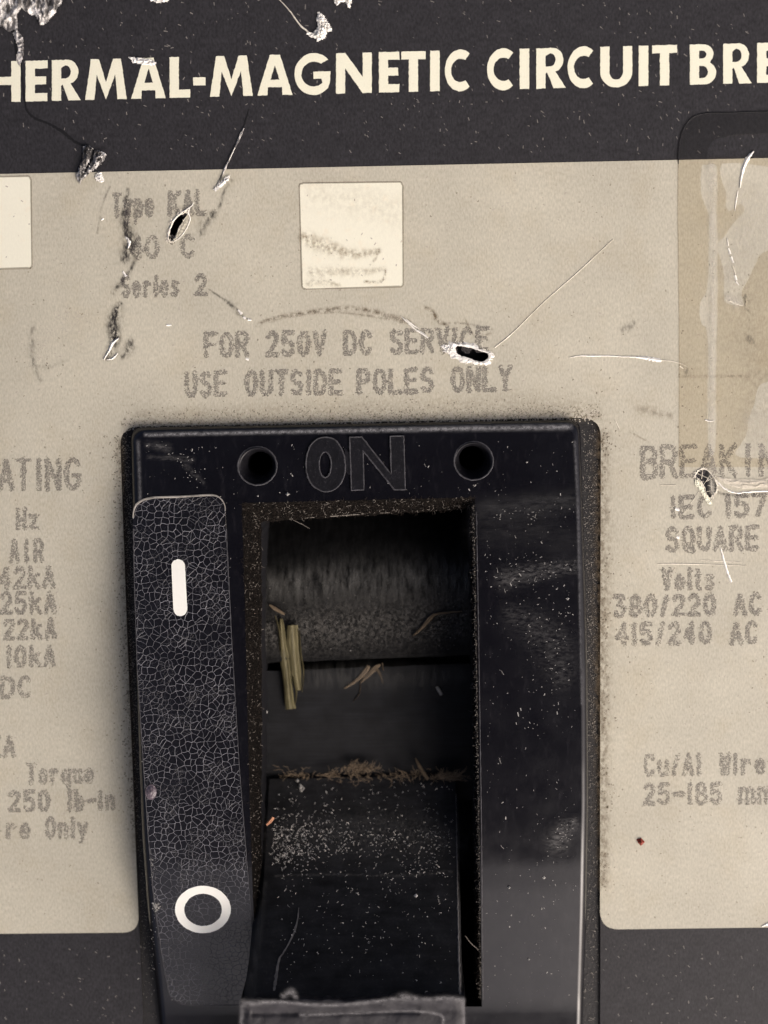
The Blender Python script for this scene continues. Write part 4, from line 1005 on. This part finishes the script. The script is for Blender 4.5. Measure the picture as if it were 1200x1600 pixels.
# dirt crowding against the frame
for _ in range(1800):
    x = random.uniform(190, 940); y0_ = lerp(666, 652, (x - 190) / 750); d = random.expovariate(1 / 8.0)
    br.quad(un(x, y0_ - d - .5, z_), random.uniform(.35, .95) * U, 1.3)
for _ in range(600):
    y = random.uniform(660, 1400); d = random.expovariate(1 / 11.0)
    if noise.noise(Vector((y * .015, 3, 1))) + .25 < random.random() * .8: continue
    br.quad(un(939 + d, y, z_), random.uniform(.5, 1.3) * U, 1.3)
for _ in range(380):
    y = random.uniform(680, 1300); d = random.expovariate(1 / 7.0); x = interp([(667, 187), (1000, 199), (1450, 218)], y)
    br.quad(un(x - d - 1, y, z_), random.uniform(.5, 1.1) * U, 1.3)
for _ in range(2200):
    x, y = random.uniform(-20, 1220), random.uniform(268, 1440)
    if interp([(667, 187), (1000, 199), (1450, 218)], y) - 3 < x < 942 and y > 650: continue
    if noise.noise(Vector((x * .006, y * .006, 9))) < random.uniform(-.3, .5): continue
    br.quad(un(x, y, z_), random.uniform(.4, 1.0) * U, 1.6)
br.build('brown_dirt', M['dirt'], label, kind='stuff')
pl = Specks()
for _ in range(1500):
    x = random.uniform(192, 935); y0_ = lerp(667, 652, (x - 190) / 750); d = random.gauss(2, 5)
    pl.quad(un(x, y0_ - d, z_ + .01 * MM), random.uniform(.5, 1.2) * U, 1.4)
for _ in range(900):
    x, y = random.uniform(-10, 1210), random.uniform(275, 1440)
    if 185 < x < 942 and y > 645: continue
    pl.quad(un(x, y, z_ + .006 * MM), random.uniform(.4, 1.1) * U, 2.0)
path_specks(pl, [(95, 490), (120, 495), (60, 540), (62, 552)], 22, 160, .5, 1.2, z_ + .01 * MM)
pl.build('pale_grit', M['paled'], label, kind='stuff')
# red crumb
sp_ = Specks(); sp_.grain(un(1001, 1315, LZ), 5.5 * U); sp_.grain(un(998, 1312, LZ), 3.5 * U)
o = sp_.build('crumb', M['red_crumb'], None, label='small reddish brown crumb on the lower right of the beige label', cat='crumb')

# ------------------------------------------------------------------ dust, lint and debris
ds = Specks()
def onf(x, y, dz=0): return unf(x, y, dz + .01 * MM)
inopen = lambda x, y: (372 < x < 758 and y > 775) or math.hypot(x - 402, y - 728) < 33 or math.hypot(x - 740, y - 720) < 33
for _ in range(1700):
    x, y = random.uniform(215, 900), random.uniform(690, 1590)
    if inopen(x, y): continue
    if x < 405 and y > 775 and random.random() < .45: continue
    r = random.choice([.3, .35, .4, .5, .6, .8, 1.2]) * U * .8
    if random.random() < .25: ds.quad(onf(x, y), r * .7, random.uniform(2, 5), ang=random.gauss(1.5, .6))
    else: ds.grain(onf(x, y), r)
# dust bands on the right of the frame
for cx, cy, sx, sy, n_ in ((835, 900, 60, 35, 260), (850, 1000, 50, 90, 260), (870, 960, 25, 12, 60), (885, 1300, 25, 25, 170), (830, 805, 60, 14, 200), (275, 712, 45, 14, 130), (300, 745, 20, 12, 70), (840, 1075, 60, 60, 120)):
    for _ in range(int(n_ * .2)):
        x, y = random.gauss(cx, sx * .6), random.gauss(cy, sy * .6)
        if not (222 < x < 898) or inopen(x, y): continue
        ds.quad(onf(x, y), random.uniform(.2, .55) * U, random.uniform(1, 3.0), ang=random.gauss(.2, .5))
for _ in range(16):
    x, y = random.uniform(775, 895), random.uniform(800, 1560); ds.fibre(onf(x, y), random.uniform(5, 12) * U, .6 * U, .1, .5, a=random.gauss(1.6, .5))
for x, y, r in ((449, 772, 3.6), (403, 775, 1.6), (622, 730, 2.2), (887, 935, 2.6), (795, 1386, 3.2), (850, 1371, 2.4), (846, 1420, 1.8), (826, 1499, 2), (823, 722, 2)): ds.grain(onf(x, y), r * U)
mpf = lambda x, y, dz=0: unf(x, y, .02 * MM)
for pts, wd, amt in (([(760, 796), (830, 790), (893, 782)], [30, 34, 26], .8), ([(765, 830), (830, 830), (895, 850)], [50, 60, 40], .35)):
    smear(pts, wd, amt, M['smear_grey'], face, mapper=mpf, cell=3, name='dust_film')
for pts, wd, amt in (([(790, 905), (850, 890), (898, 885)], [30, 24, 20], .40), ([(800, 960), (860, 1000), (880, 1060)], [30, 60, 30], .22), ([(870, 1318), (882, 1298), (898, 1286)], [30, 26, 14], .55),
 ([(232, 695), (262, 700)], [10, 12], .45), ([(232, 714), (300, 718)], [5, 8], .4), ([(290, 728), (318, 755)], [7, 4], .4)):
    smear(pts, wd, amt, SP, face, mapper=mpf, cell=2.5, name='dust_film')
ds.build('dust', M['dustw'], None, label='white dust flecks and hairs scattered over the glossy black handle frame', cat='dust', kind='stuff')

# dust on the flange, both sides and top
fd = Specks()
for _ in range(5200):
    y = random.uniform(672, 1600); side = random.random() < .42
    if side:
        x0_ = interp([(667, 188), (1000, 200), (1450, 219), (1600, 224)], y); x1_ = interp(LEFT, y)
    else:
        x0_, x1_ = interp(RIGHT, y), 937
    den = interp([(650, .75), (1050, 1.0), (1200, .45), (1600, .16)], y)
    if random.random() > den: continue
    x = random.uniform(x0_ + 1, x1_ - 1)
    fd.grain(un(x, y, -.24 * MM), random.choice([.4, .5, .6, .9]) * U)
for _ in range(240):
    y = random.uniform(672, 1590)
    x = random.uniform(912, 936) if random.random() < .6 else random.uniform(191, 204)
    fd.fibre(un(x, y, -.2 * MM), random.uniform(4, 10) * U, .7 * U, .5, 1.0)
fd.build('grit', M['gritl'], None, label='grey grit lying in the groove around the black handle frame', cat='grit', kind='stuff')

# specks over the dark print
cs = Specks()
for _ in range(430):
    x, y = random.uniform(0, 1200), random.uniform(0, 240)
    cs.quad(un(x, y, .02 * MM), random.uniform(.35, .8) * U, random.uniform(1.5, 4.5), ang=random.gauss(-1.0, .5))
for _ in range(110):
    x, y = random.choice([random.uniform(0, 220), random.uniform(940, 1200)]), random.uniform(1475, 1600)
    cs.quad(un(x, y, .02 * MM), random.uniform(.4, .9) * U, random.uniform(1.2, 4), ang=random.gauss(-.8, .6))
cs.build('dust', M['dustg'], None, label='fine dust and nicks on the black border of the label', cat='dust', kind='stuff')

# fuzz on the lip of the opening
fz = Specks(); fz2 = Specks()
def lip_point(top_only=False):
    i = random.randrange(n); t = random.random()
    q = random.random(); i2 = (i + 1) % n; r_ = int(t * nsub); r2 = min(nsub, r_ + 1)
    a = lip_v[r_ * n + i].lerp(lip_v[r_ * n + i2], q); b = lip_v[r2 * n + i].lerp(lip_v[r2 * n + i2], q)
    return a.lerp(b, (t * nsub) % 1), i
for _ in range(9000):
    p, i = lip_point(); x, y = open_face[i]
    if y > 1540: continue
    den = 1.0 if y < 1150 else .45
    if random.random() > den: continue
    (fz if random.random() < .10 else fz2).fibre(p + Vector((0, 0, .02 * MM)), random.uniform(3, 9) * U, random.uniform(.5, 1.0) * U, 1.0, 1.1)
for _ in range(3200):
    p, i = lip_point()
    if open_face[i][1] > 1540: continue
    if noise.noise(p * 900) < 0: continue
    (fz if random.random() < .5 else fz2).grain(p + Vector((0, 0, .02 * MM)), random.uniform(.5, 1.2) * U)
# pale rim dust on the right edge
for _ in range(1500):
    y = random.uniform(790, 1560); x = interp([(777, 741), (1000, 745), (1300, 749.5), (1572, 752)], y)
    fz.grain(unf(x - random.expovariate(.8) - .5, y, -random.uniform(0, .3) * MM), random.uniform(.4, 1.0) * U)
fz.build('lint', M['lint'], None, label='pale lint and fine dust caught on the lip of the recess', cat='lint', kind='stuff')
fz2.build('lint', M['lint_dark'], None, label='brown fuzz lining the upper and left edge of the recess', cat='lint', kind='stuff')
ribbon('lip_film_edge', crs([(452, 811), (520, 806), (600, 801), (680, 795), (718, 793)], 8), [1, 2.2, 2, 2.6, 1.2], M['lint'], BR, z=LIPZ + .1 * MM, h=.05, rough=1.2)
ribbon('lip_film_edge', crs([(456, 812), (470, 818), (484, 826)], 6), [.8, 1.4, .8], M['lint'], BR, z=LIPZ - .2 * MM, h=.05, rough=1)
ribbon('opening_edge', [(interp([(777, 744), (1000, 748), (1300, 752.5), (1572, 755)], y), y) for y in range(800, 1565, 6)], 1.3, M['edge'], BR, mapper=onf, h=.01, rough=.9)

M['worn_rim'] = smear_mat('pale_worn_rim', (.24, .235, .24), (2.0, 2.6, 2), .30, .6)
mt = lambda x, y, dz=0: un(x, y, 8.95 * MM)
smear([(384, 1568), (440, 1566), (520, 1571), (610, 1562), (630, 1559), (660, 1562), (700, 1560), (722, 1563)], [9, 5, 4, 6, 12, 6, 7, 8], .75, M['worn_rim'], handle, mapper=mt, cell=2, name='worn_rim')
smear([(443, 1556), (455, 1550), (462, 1558)], [8, 10, 6], .7, M['worn_rim'], handle, mapper=mt, cell=2, name='worn_rim')
smear([(470, 1586), (560, 1583), (640, 1580), (688, 1586), (692, 1600)], [5, 3, 3, 5, 3], .7, M['worn_rim'], handle, mapper=mt, cell=2, name='worn_rim')
smear([(379, 1565), (377, 1600), (376, 1640)], [8, 6, 6], .5, M['worn_rim'], handle, mapper=mt, cell=2, name='worn_rim')
smear([(723, 1562), (725, 1600), (726, 1640)], [5, 5, 5], .6, M['worn_rim'], handle, mapper=mt, cell=2, name='worn_rim')
# dust settled on the upper plate, painted bevel highlights, dust film on the handle
M['smear_plate'] = smear_mat('grey_plate_dust', (.15, .147, .138), (2.2, .42, 1), .36, .66)
M['smear_plate_fine'] = smear_mat('fine_plate_dust', (.19, .18, .165), (5, 4.5, 5), .42, .70)
def mpA(x, y, dz=0):
    u = (x - 404) / 344.0; v = (y - 770) / (lerp(1036, 1023, u) - 770); return un(x, y, plateA(u, max(0, min(.98, v))).z + .09 * MM)
smear([(425, 915), (520, 905), (620, 905), (725, 900)], [44, 60, 70, 64], .75, M['smear_plate'], BR, mapper=mpA, cell=3, name='plate_dust')  # dust left off the plate's top, putting its shade into the colour
smear([(422, 985), (520, 975), (620, 970), (728, 965)], [70, 90, 95, 85], .85, M['smear_plate'], BR, mapper=lambda x, y, dz=0: un(x, y, mpA(x, y).z + .02 * MM), cell=3, name='plate_dust') if False else None
smear([(425, 988), (520, 980), (620, 975), (722, 965)], [56, 70, 76, 70], .60, M['smear_plate_fine'], BR, mapper=lambda x, y, dz=0: un(x, min(y, 1028), mpA(x, min(y, 1028)).z + .02 * MM), cell=3, name='plate_dust')
smear([(470, 1062), (560, 1058), (650, 1060), (715, 1056)], [26, 34, 30, 26], .30, M['smear_plate'], BR, mapper=lambda x, y, dz=0: un(x, y, -3.8 * MM), cell=3, name='plate_dust')
smear([(440, 1310), (520, 1305), (620, 1300), (700, 1312)], [60, 70, 70, 60], .45, M['smear_plate_fine'], handle, mapper=lambda x, y, dz=0: un(x, y, hz((y - 1214) / 346) + .05 * MM), cell=3, name='handle_dust')
M['painted_highlight'] = smear_mat('painted_bevel_highlight', (.30, .30, .31), (3, 3, 3), .30, .6)  # pale colour imitating the specular line along the frame's bevels
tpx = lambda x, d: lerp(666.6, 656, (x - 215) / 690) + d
smear([(228, tpx(228, 13)), (420, tpx(420, 12)), (650, tpx(650, 11)), (890, tpx(890, 11))], [5, 5, 6.5, 8], .75, M['painted_highlight'], face, mapper=lambda x, y, dz=0: unf(x, y, -.02 * MM) + Vector((0, 0, .04 * MM)), cell=1.6, name='painted_highlight')
smear([(216, 690), (219, 780), (221, 900), (224, 1040)], [5, 4, 3, 3], .35, M['painted_highlight'], face, mapper=lambda x, y, dz=0: unf(x, y, .03 * MM), cell=1.6, name='painted_highlight')
smear([(898, 690), (903, 800), (906, 960), (909, 1100)], [4, 4, 3, 3], .30, M['painted_highlight'], face, mapper=lambda x, y, dz=0: unf(x, y, .03 * MM), cell=1.6, name='painted_highlight')
smear([(430, 1369), (520, 1366), (610, 1368), (706, 1362)], [3, 3, 4, 6], .6, M['smear_plate_fine'], handle, mapper=lambda x, y, dz=0: un(x, y, hz((y - 1214) / 346) + .055 * MM), cell=2, name='handle_seam')
smear([(415, 1380), (407, 1440), (398, 1510), (392, 1556)], [6, 9, 13, 16], .32, M['smear_plate'], handle, mapper=lambda x, y, dz=0: un(x, y, hz((y - 1214) / 346) + .06 * MM), cell=2, name='handle_dust')
# dust on handle and plates
hd = Specks()
def onh(x, y): return un(x, y, hz((y - 1214) / 346) + .04 * MM)
for _ in range(5200):
    x, y = random.uniform(428, 708), random.uniform(1222, 1550)
    den = interp([(1215, .12), (1260, .3), (1300, 1.0), (1330, .9), (1365, .6), (1375, .22), (1550, .06)], y) * (.6 + .9 * noise.noise(Vector((x * .03, y * .03, 6))))
    if random.random() > den * .9: continue
    if random.random() < .7: hd.grain(onh(x, y), random.choice([.4, .5, .6, .8, 1.1]) * U)
    else: hd.fibre(onh(x, y), random.uniform(3, 7) * U, .7 * U, .8, 1.2)
for _ in range(330):
    x, y = random.choice([(random.gauss(448, 18), random.gauss(1335, 9)), (random.gauss(450, 22), random.gauss(1318, 12)), (random.gauss(470, 30), random.gauss(1300, 16))])
    if x > 422: (hd.grain(onh(x, y), random.uniform(.4, 1.3) * U) if random.random() < .6 else hd.fibre(onh(x, y), random.uniform(3, 9) * U, .9 * U, .9, 1.2))
hd.grain(onh(650, 1399), 3.5 * U)
ob = hd.build('dust', M['dusth'], None, label='white dust sprinkled across the black handle slope', cat='dust', kind='stuff')
ribbon('scratch', crs([(467, 1418), (462, 1450), (448, 1480), (436, 1500), (431, 1530), (428, 1548)], 6), [1, 3, 2, 3, 5, 3], M['dustg'], handle, mapper=lambda x, y, dz=0: un(x, y, hz((y - 1214) / 346) + .02 * MM + dz * .3), h=.02, rough=1)
pd = Specks()
for _ in range(900):
    x, y = random.uniform(416, 735), random.uniform(900, 1200)
    z__ = (plateA(.5, (y - 770) / 262).z + .00003 if y < 1020 else -4.1 * MM)
    if 1020 <= y < 1042: continue
    pd.grain(un(x, y, z__), random.choice([.3, .4, .5, .8]) * U)
for x, y, r in ((622, 1053, 1.4), (623, 1098, 2), (638, 1098, 2.4), (548, 1016, 1.8), (517, 1013, 1.6)): pd.grain(un(x, y, -4.05 * MM if y > 1030 else -2.9 * MM), r * U)
pd.build('dust', M['dustg'], None, label='faint dust on the dark plates at the back of the recess', cat='dust', kind='stuff')

# debris line where handle meets plate
db = Specks()
for _ in range(150):
    x = random.uniform(428, 720); y = 1212 + random.gauss(0, 4) - 4 * math.sin(x * .03)
    if noise.noise(Vector((x * .03, 1, 1))) < -.1 and random.random() < .7: continue
    db.fibre(un(x, y, -3.4 * MM + random.uniform(0, .4) * MM), random.uniform(6, 22) * U, random.uniform(.6, 1.3) * U, .5, .9, a=random.choice([0, 3.14]) + random.gauss(0, .8))
for _ in range(160):
    x = random.gauss(560, 14); y = random.gauss(1202, 4); db.fibre(un(x, y, -3.3 * MM), random.uniform(5, 14) * U, .9 * U, .4, .6, a=random.gauss(.6, .6))
for _ in range(110):
    x = random.gauss(700, 12); y = random.gauss(1214, 3); db.fibre(un(x, y, -3.2 * MM), random.uniform(8, 20) * U, 1.1 * U, .3, .5, a=random.gauss(.3, .3))
for _ in range(120):
    cx_, cy_ = random.choice([(470, 1215), (520, 1207), (560, 1203), (575, 1200), (632, 1214), (690, 1216), (705, 1212)])
    p = un(random.gauss(cx_, 7), random.gauss(cy_, 3), -3.2 * MM); db.grain(p, random.uniform(.8, 2.2) * U)
db.build('plant_fluff', M['fibre'], None, label='line of brown plant fluff where the handle meets the lower plate', cat='debris', kind='stuff')

def twig(name, pts, widths, zt, m, lab, cat, h=.25, extra=None):
    """a small solid sliver: ribbon ridge with an underside"""
    P = crs(pts, 8); nn = len(P); vs = []; fs = []
    for i, (x, y) in enumerate(P):
        a = P[max(i - 1, 0)]; b = P[min(i + 1, nn - 1)]
        dx, dy = b[0] - a[0], b[1] - a[1]; L = math.hypot(dx, dy) or 1; nx, ny = -dy / L, dx / L
        t = i / (nn - 1); wd = interp([(k / (len(widths) - 1), q) for k, q in enumerate(widths)], t) * .5
        z = zt(t) if callable(zt) else zt
        wob = .5 * noise.noise(Vector((i * .4, x * .01, 3)))
        for q, (s_, hh) in enumerate(((-1, 0), (-.6, h), (-.15, h * .75), (.2, h * 1.1), (.65, h * .7), (1, 0))):
            s_ += wob * .15
            vs.append(un(x + nx * wd * s_, y + ny * wd * s_, (z + hh) * MM))
        if i:
            k = i * 6
            for q in range(6): fs.append((k - 6 + q, k - 6 + (q + 1) % 6, k + (q + 1) % 6, k + q))
    fs.append(tuple(range(5, -1, -1))); fs.append(tuple(range((nn - 1) * 6, nn * 6)))
    o = from_data(name, vs, fs, m); setp(o, lab, cat)
    return o
st = bpy.data.objects.new('straw_piece', None); C.objects.link(st); st.location = un(452, 1040, -3.5 * MM)
setp(st, 'flat split piece of dry yellow straw standing in the left of the recess', 'straw')
def strand(pts, wd, zt):
    o = twig('strand', pts, wd, zt, M['straw'], None, None, h=.18)
    o.parent = st; o.location = -st.location
strand([(439, 967), (443, 1010), (448, 1050), (454, 1108)], [5, 13, 17, 13, 16], lambda t: -2.7 - .9 * t)
strand([(457, 977), (459, 1010), (462, 1045), (467, 1079)], [16, 21, 18, 17, 9], lambda t: -2.5 - 1.0 * t)
strand([(430, 962), (436, 985), (440, 1020)], [1.5, 3, 1], lambda t: -2.4 - .5 * t)
strand([(468, 985), (470, 1020), (474, 1050), (472, 1082)], [1, 2.4, 2.4, .8], lambda t: -2.5 - 1.0 * t)
strand([(459, 1060), (463, 1082), (461, 1100)], [2, 3, 1], lambda t: -3.1 - .5 * t)
twig('bark_shred', [(421, 945), (430, 951), (445, 960)], [2, 6, 3], -2.6, M['fibre'], 'small brown shred just above the straw piece', 'shred', h=.12)
t1 = twig('twig', [(645, 994), (660, 980), (672, 966), (684, 959), (722, 955)], [1.5, 5, 7, 3, 1.2], -2.8, M['fibre'], 'thin brown twig lying on the grey upper plate at right', 'twig', h=.15)
tf = bpy.data.objects.new('plant_shred', None); C.objects.link(tf); tf.location = un(570, 1055, -4 * MM)
setp(tf, 'forked tan plant shred hanging below the seam between the plates', 'plant shred')
for pts, wd in (([(538, 1076), (556, 1064), (570, 1050), (576, 1040)], [2, 5, 9, 5]), ([(562, 1068), (574, 1056), (586, 1044), (594, 1038)], [1.5, 6, 8, 3]), ([(586, 1042), (594, 1054), (598, 1068)], [5, 4, 1.2]), ([(597, 1036), (599, 1048)], [3, 1.5]), ([(563, 1066), (562, 1082), (552, 1096)], [1.2, 1, .6])):
    o = twig('strand', pts, wd, -4.0, M['fibre'], None, None, h=.12); o.parent = tf; o.location = -tf.location
twig('wood_sliver', [(649, 1184), (656, 1198), (669, 1218)], [1.5, 5.5, 5], lambda t: -2.9, M['fibre'], 'tan wood sliver standing up at the right end of the fluff line', 'sliver', h=.2)
twig('chip', [(682, 1073), (686, 1079), (690, 1086)], [3, 5.5, 4], -3.9, M['dustw'], 'tiny pale green chip on the lower plate at right', 'chip', h=.15)
twig('chip', [(416, 1110), (414, 1115), (411, 1121)], [4, 6, 4], -3.4, M['scratch'], 'small white chip by the left wall below the straw', 'chip', h=.15)
twig('chip', [(427, 1277), (422, 1283), (416, 1289)], [5, 6, 4], .4, M['chip_orange'], 'orange wood chip on the upper left corner of the handle', 'chip', h=.15)
cr = Specks(); 
for dx, dy, r in ((0, 0, 5), (-4, -9, 3.5), (5, 2, 3.5), (2, 6, 3)): cr.grain(un(469 + dx, 1229 + dy, -3.0 * MM), r * U)
cr.build('crumb', M['dustw'], None, label='cluster of whitish crumbs at the top left of the handle slope', cat='crumb')
twig('hair', [(727, 1462), (736, 1474), (748, 1484)], [.9, 1.4, 1.0], 2.0, M['lint'], 'pale hair bridging the gap right of the handle', 'hair', h=.03)
# small glue blister on the strip's left edge
sp_ = [unf(236 + 9 * math.cos(a) * q, 1238 + 12 * math.sin(a) * q, (.05 + .25 * (1 - q * q) + .05 * math.sin(q * 14)) * MM) for q in (0.05, .3, .5, .7, .85, 1.0) for a in [k * math.pi / 10 for k in range(20)]]
fs = [(r * 20 + i, (r + 1) * 20 + i, (r + 1) * 20 + (i + 1) % 20, r * 20 + (i + 1) % 20) for r in range(5) for i in range(20)]
from_data('blister', sp_, fs, mat('purple_grey_glue', (.09, .07, .085), .3, .5, mix=((.3, .26, .28), 6, .5, .65, .7)), strip, True)
crumple('nick', [(238, 1412), (246, 1410), (249, 1418), (242, 1424)], .2, M['dustg'], strip, seed=20, freq=.3) if False else None
nk = Specks()
for _ in range(40): nk.grain(unf(random.gauss(245, 3), random.gauss(1417, 3), .08 * MM), random.uniform(.6, 1.8) * U)
for _ in range(60): nk.grain(unf(random.gauss(sleft(1350) + 3, 2), random.uniform(1340, 1560), .06 * MM), random.uniform(.4, .9) * U)
nk.build('crumb', M['dustw'], None, label='white crumbs on the left edge of the strip beside the ring mark', cat='crumb')

adopt()
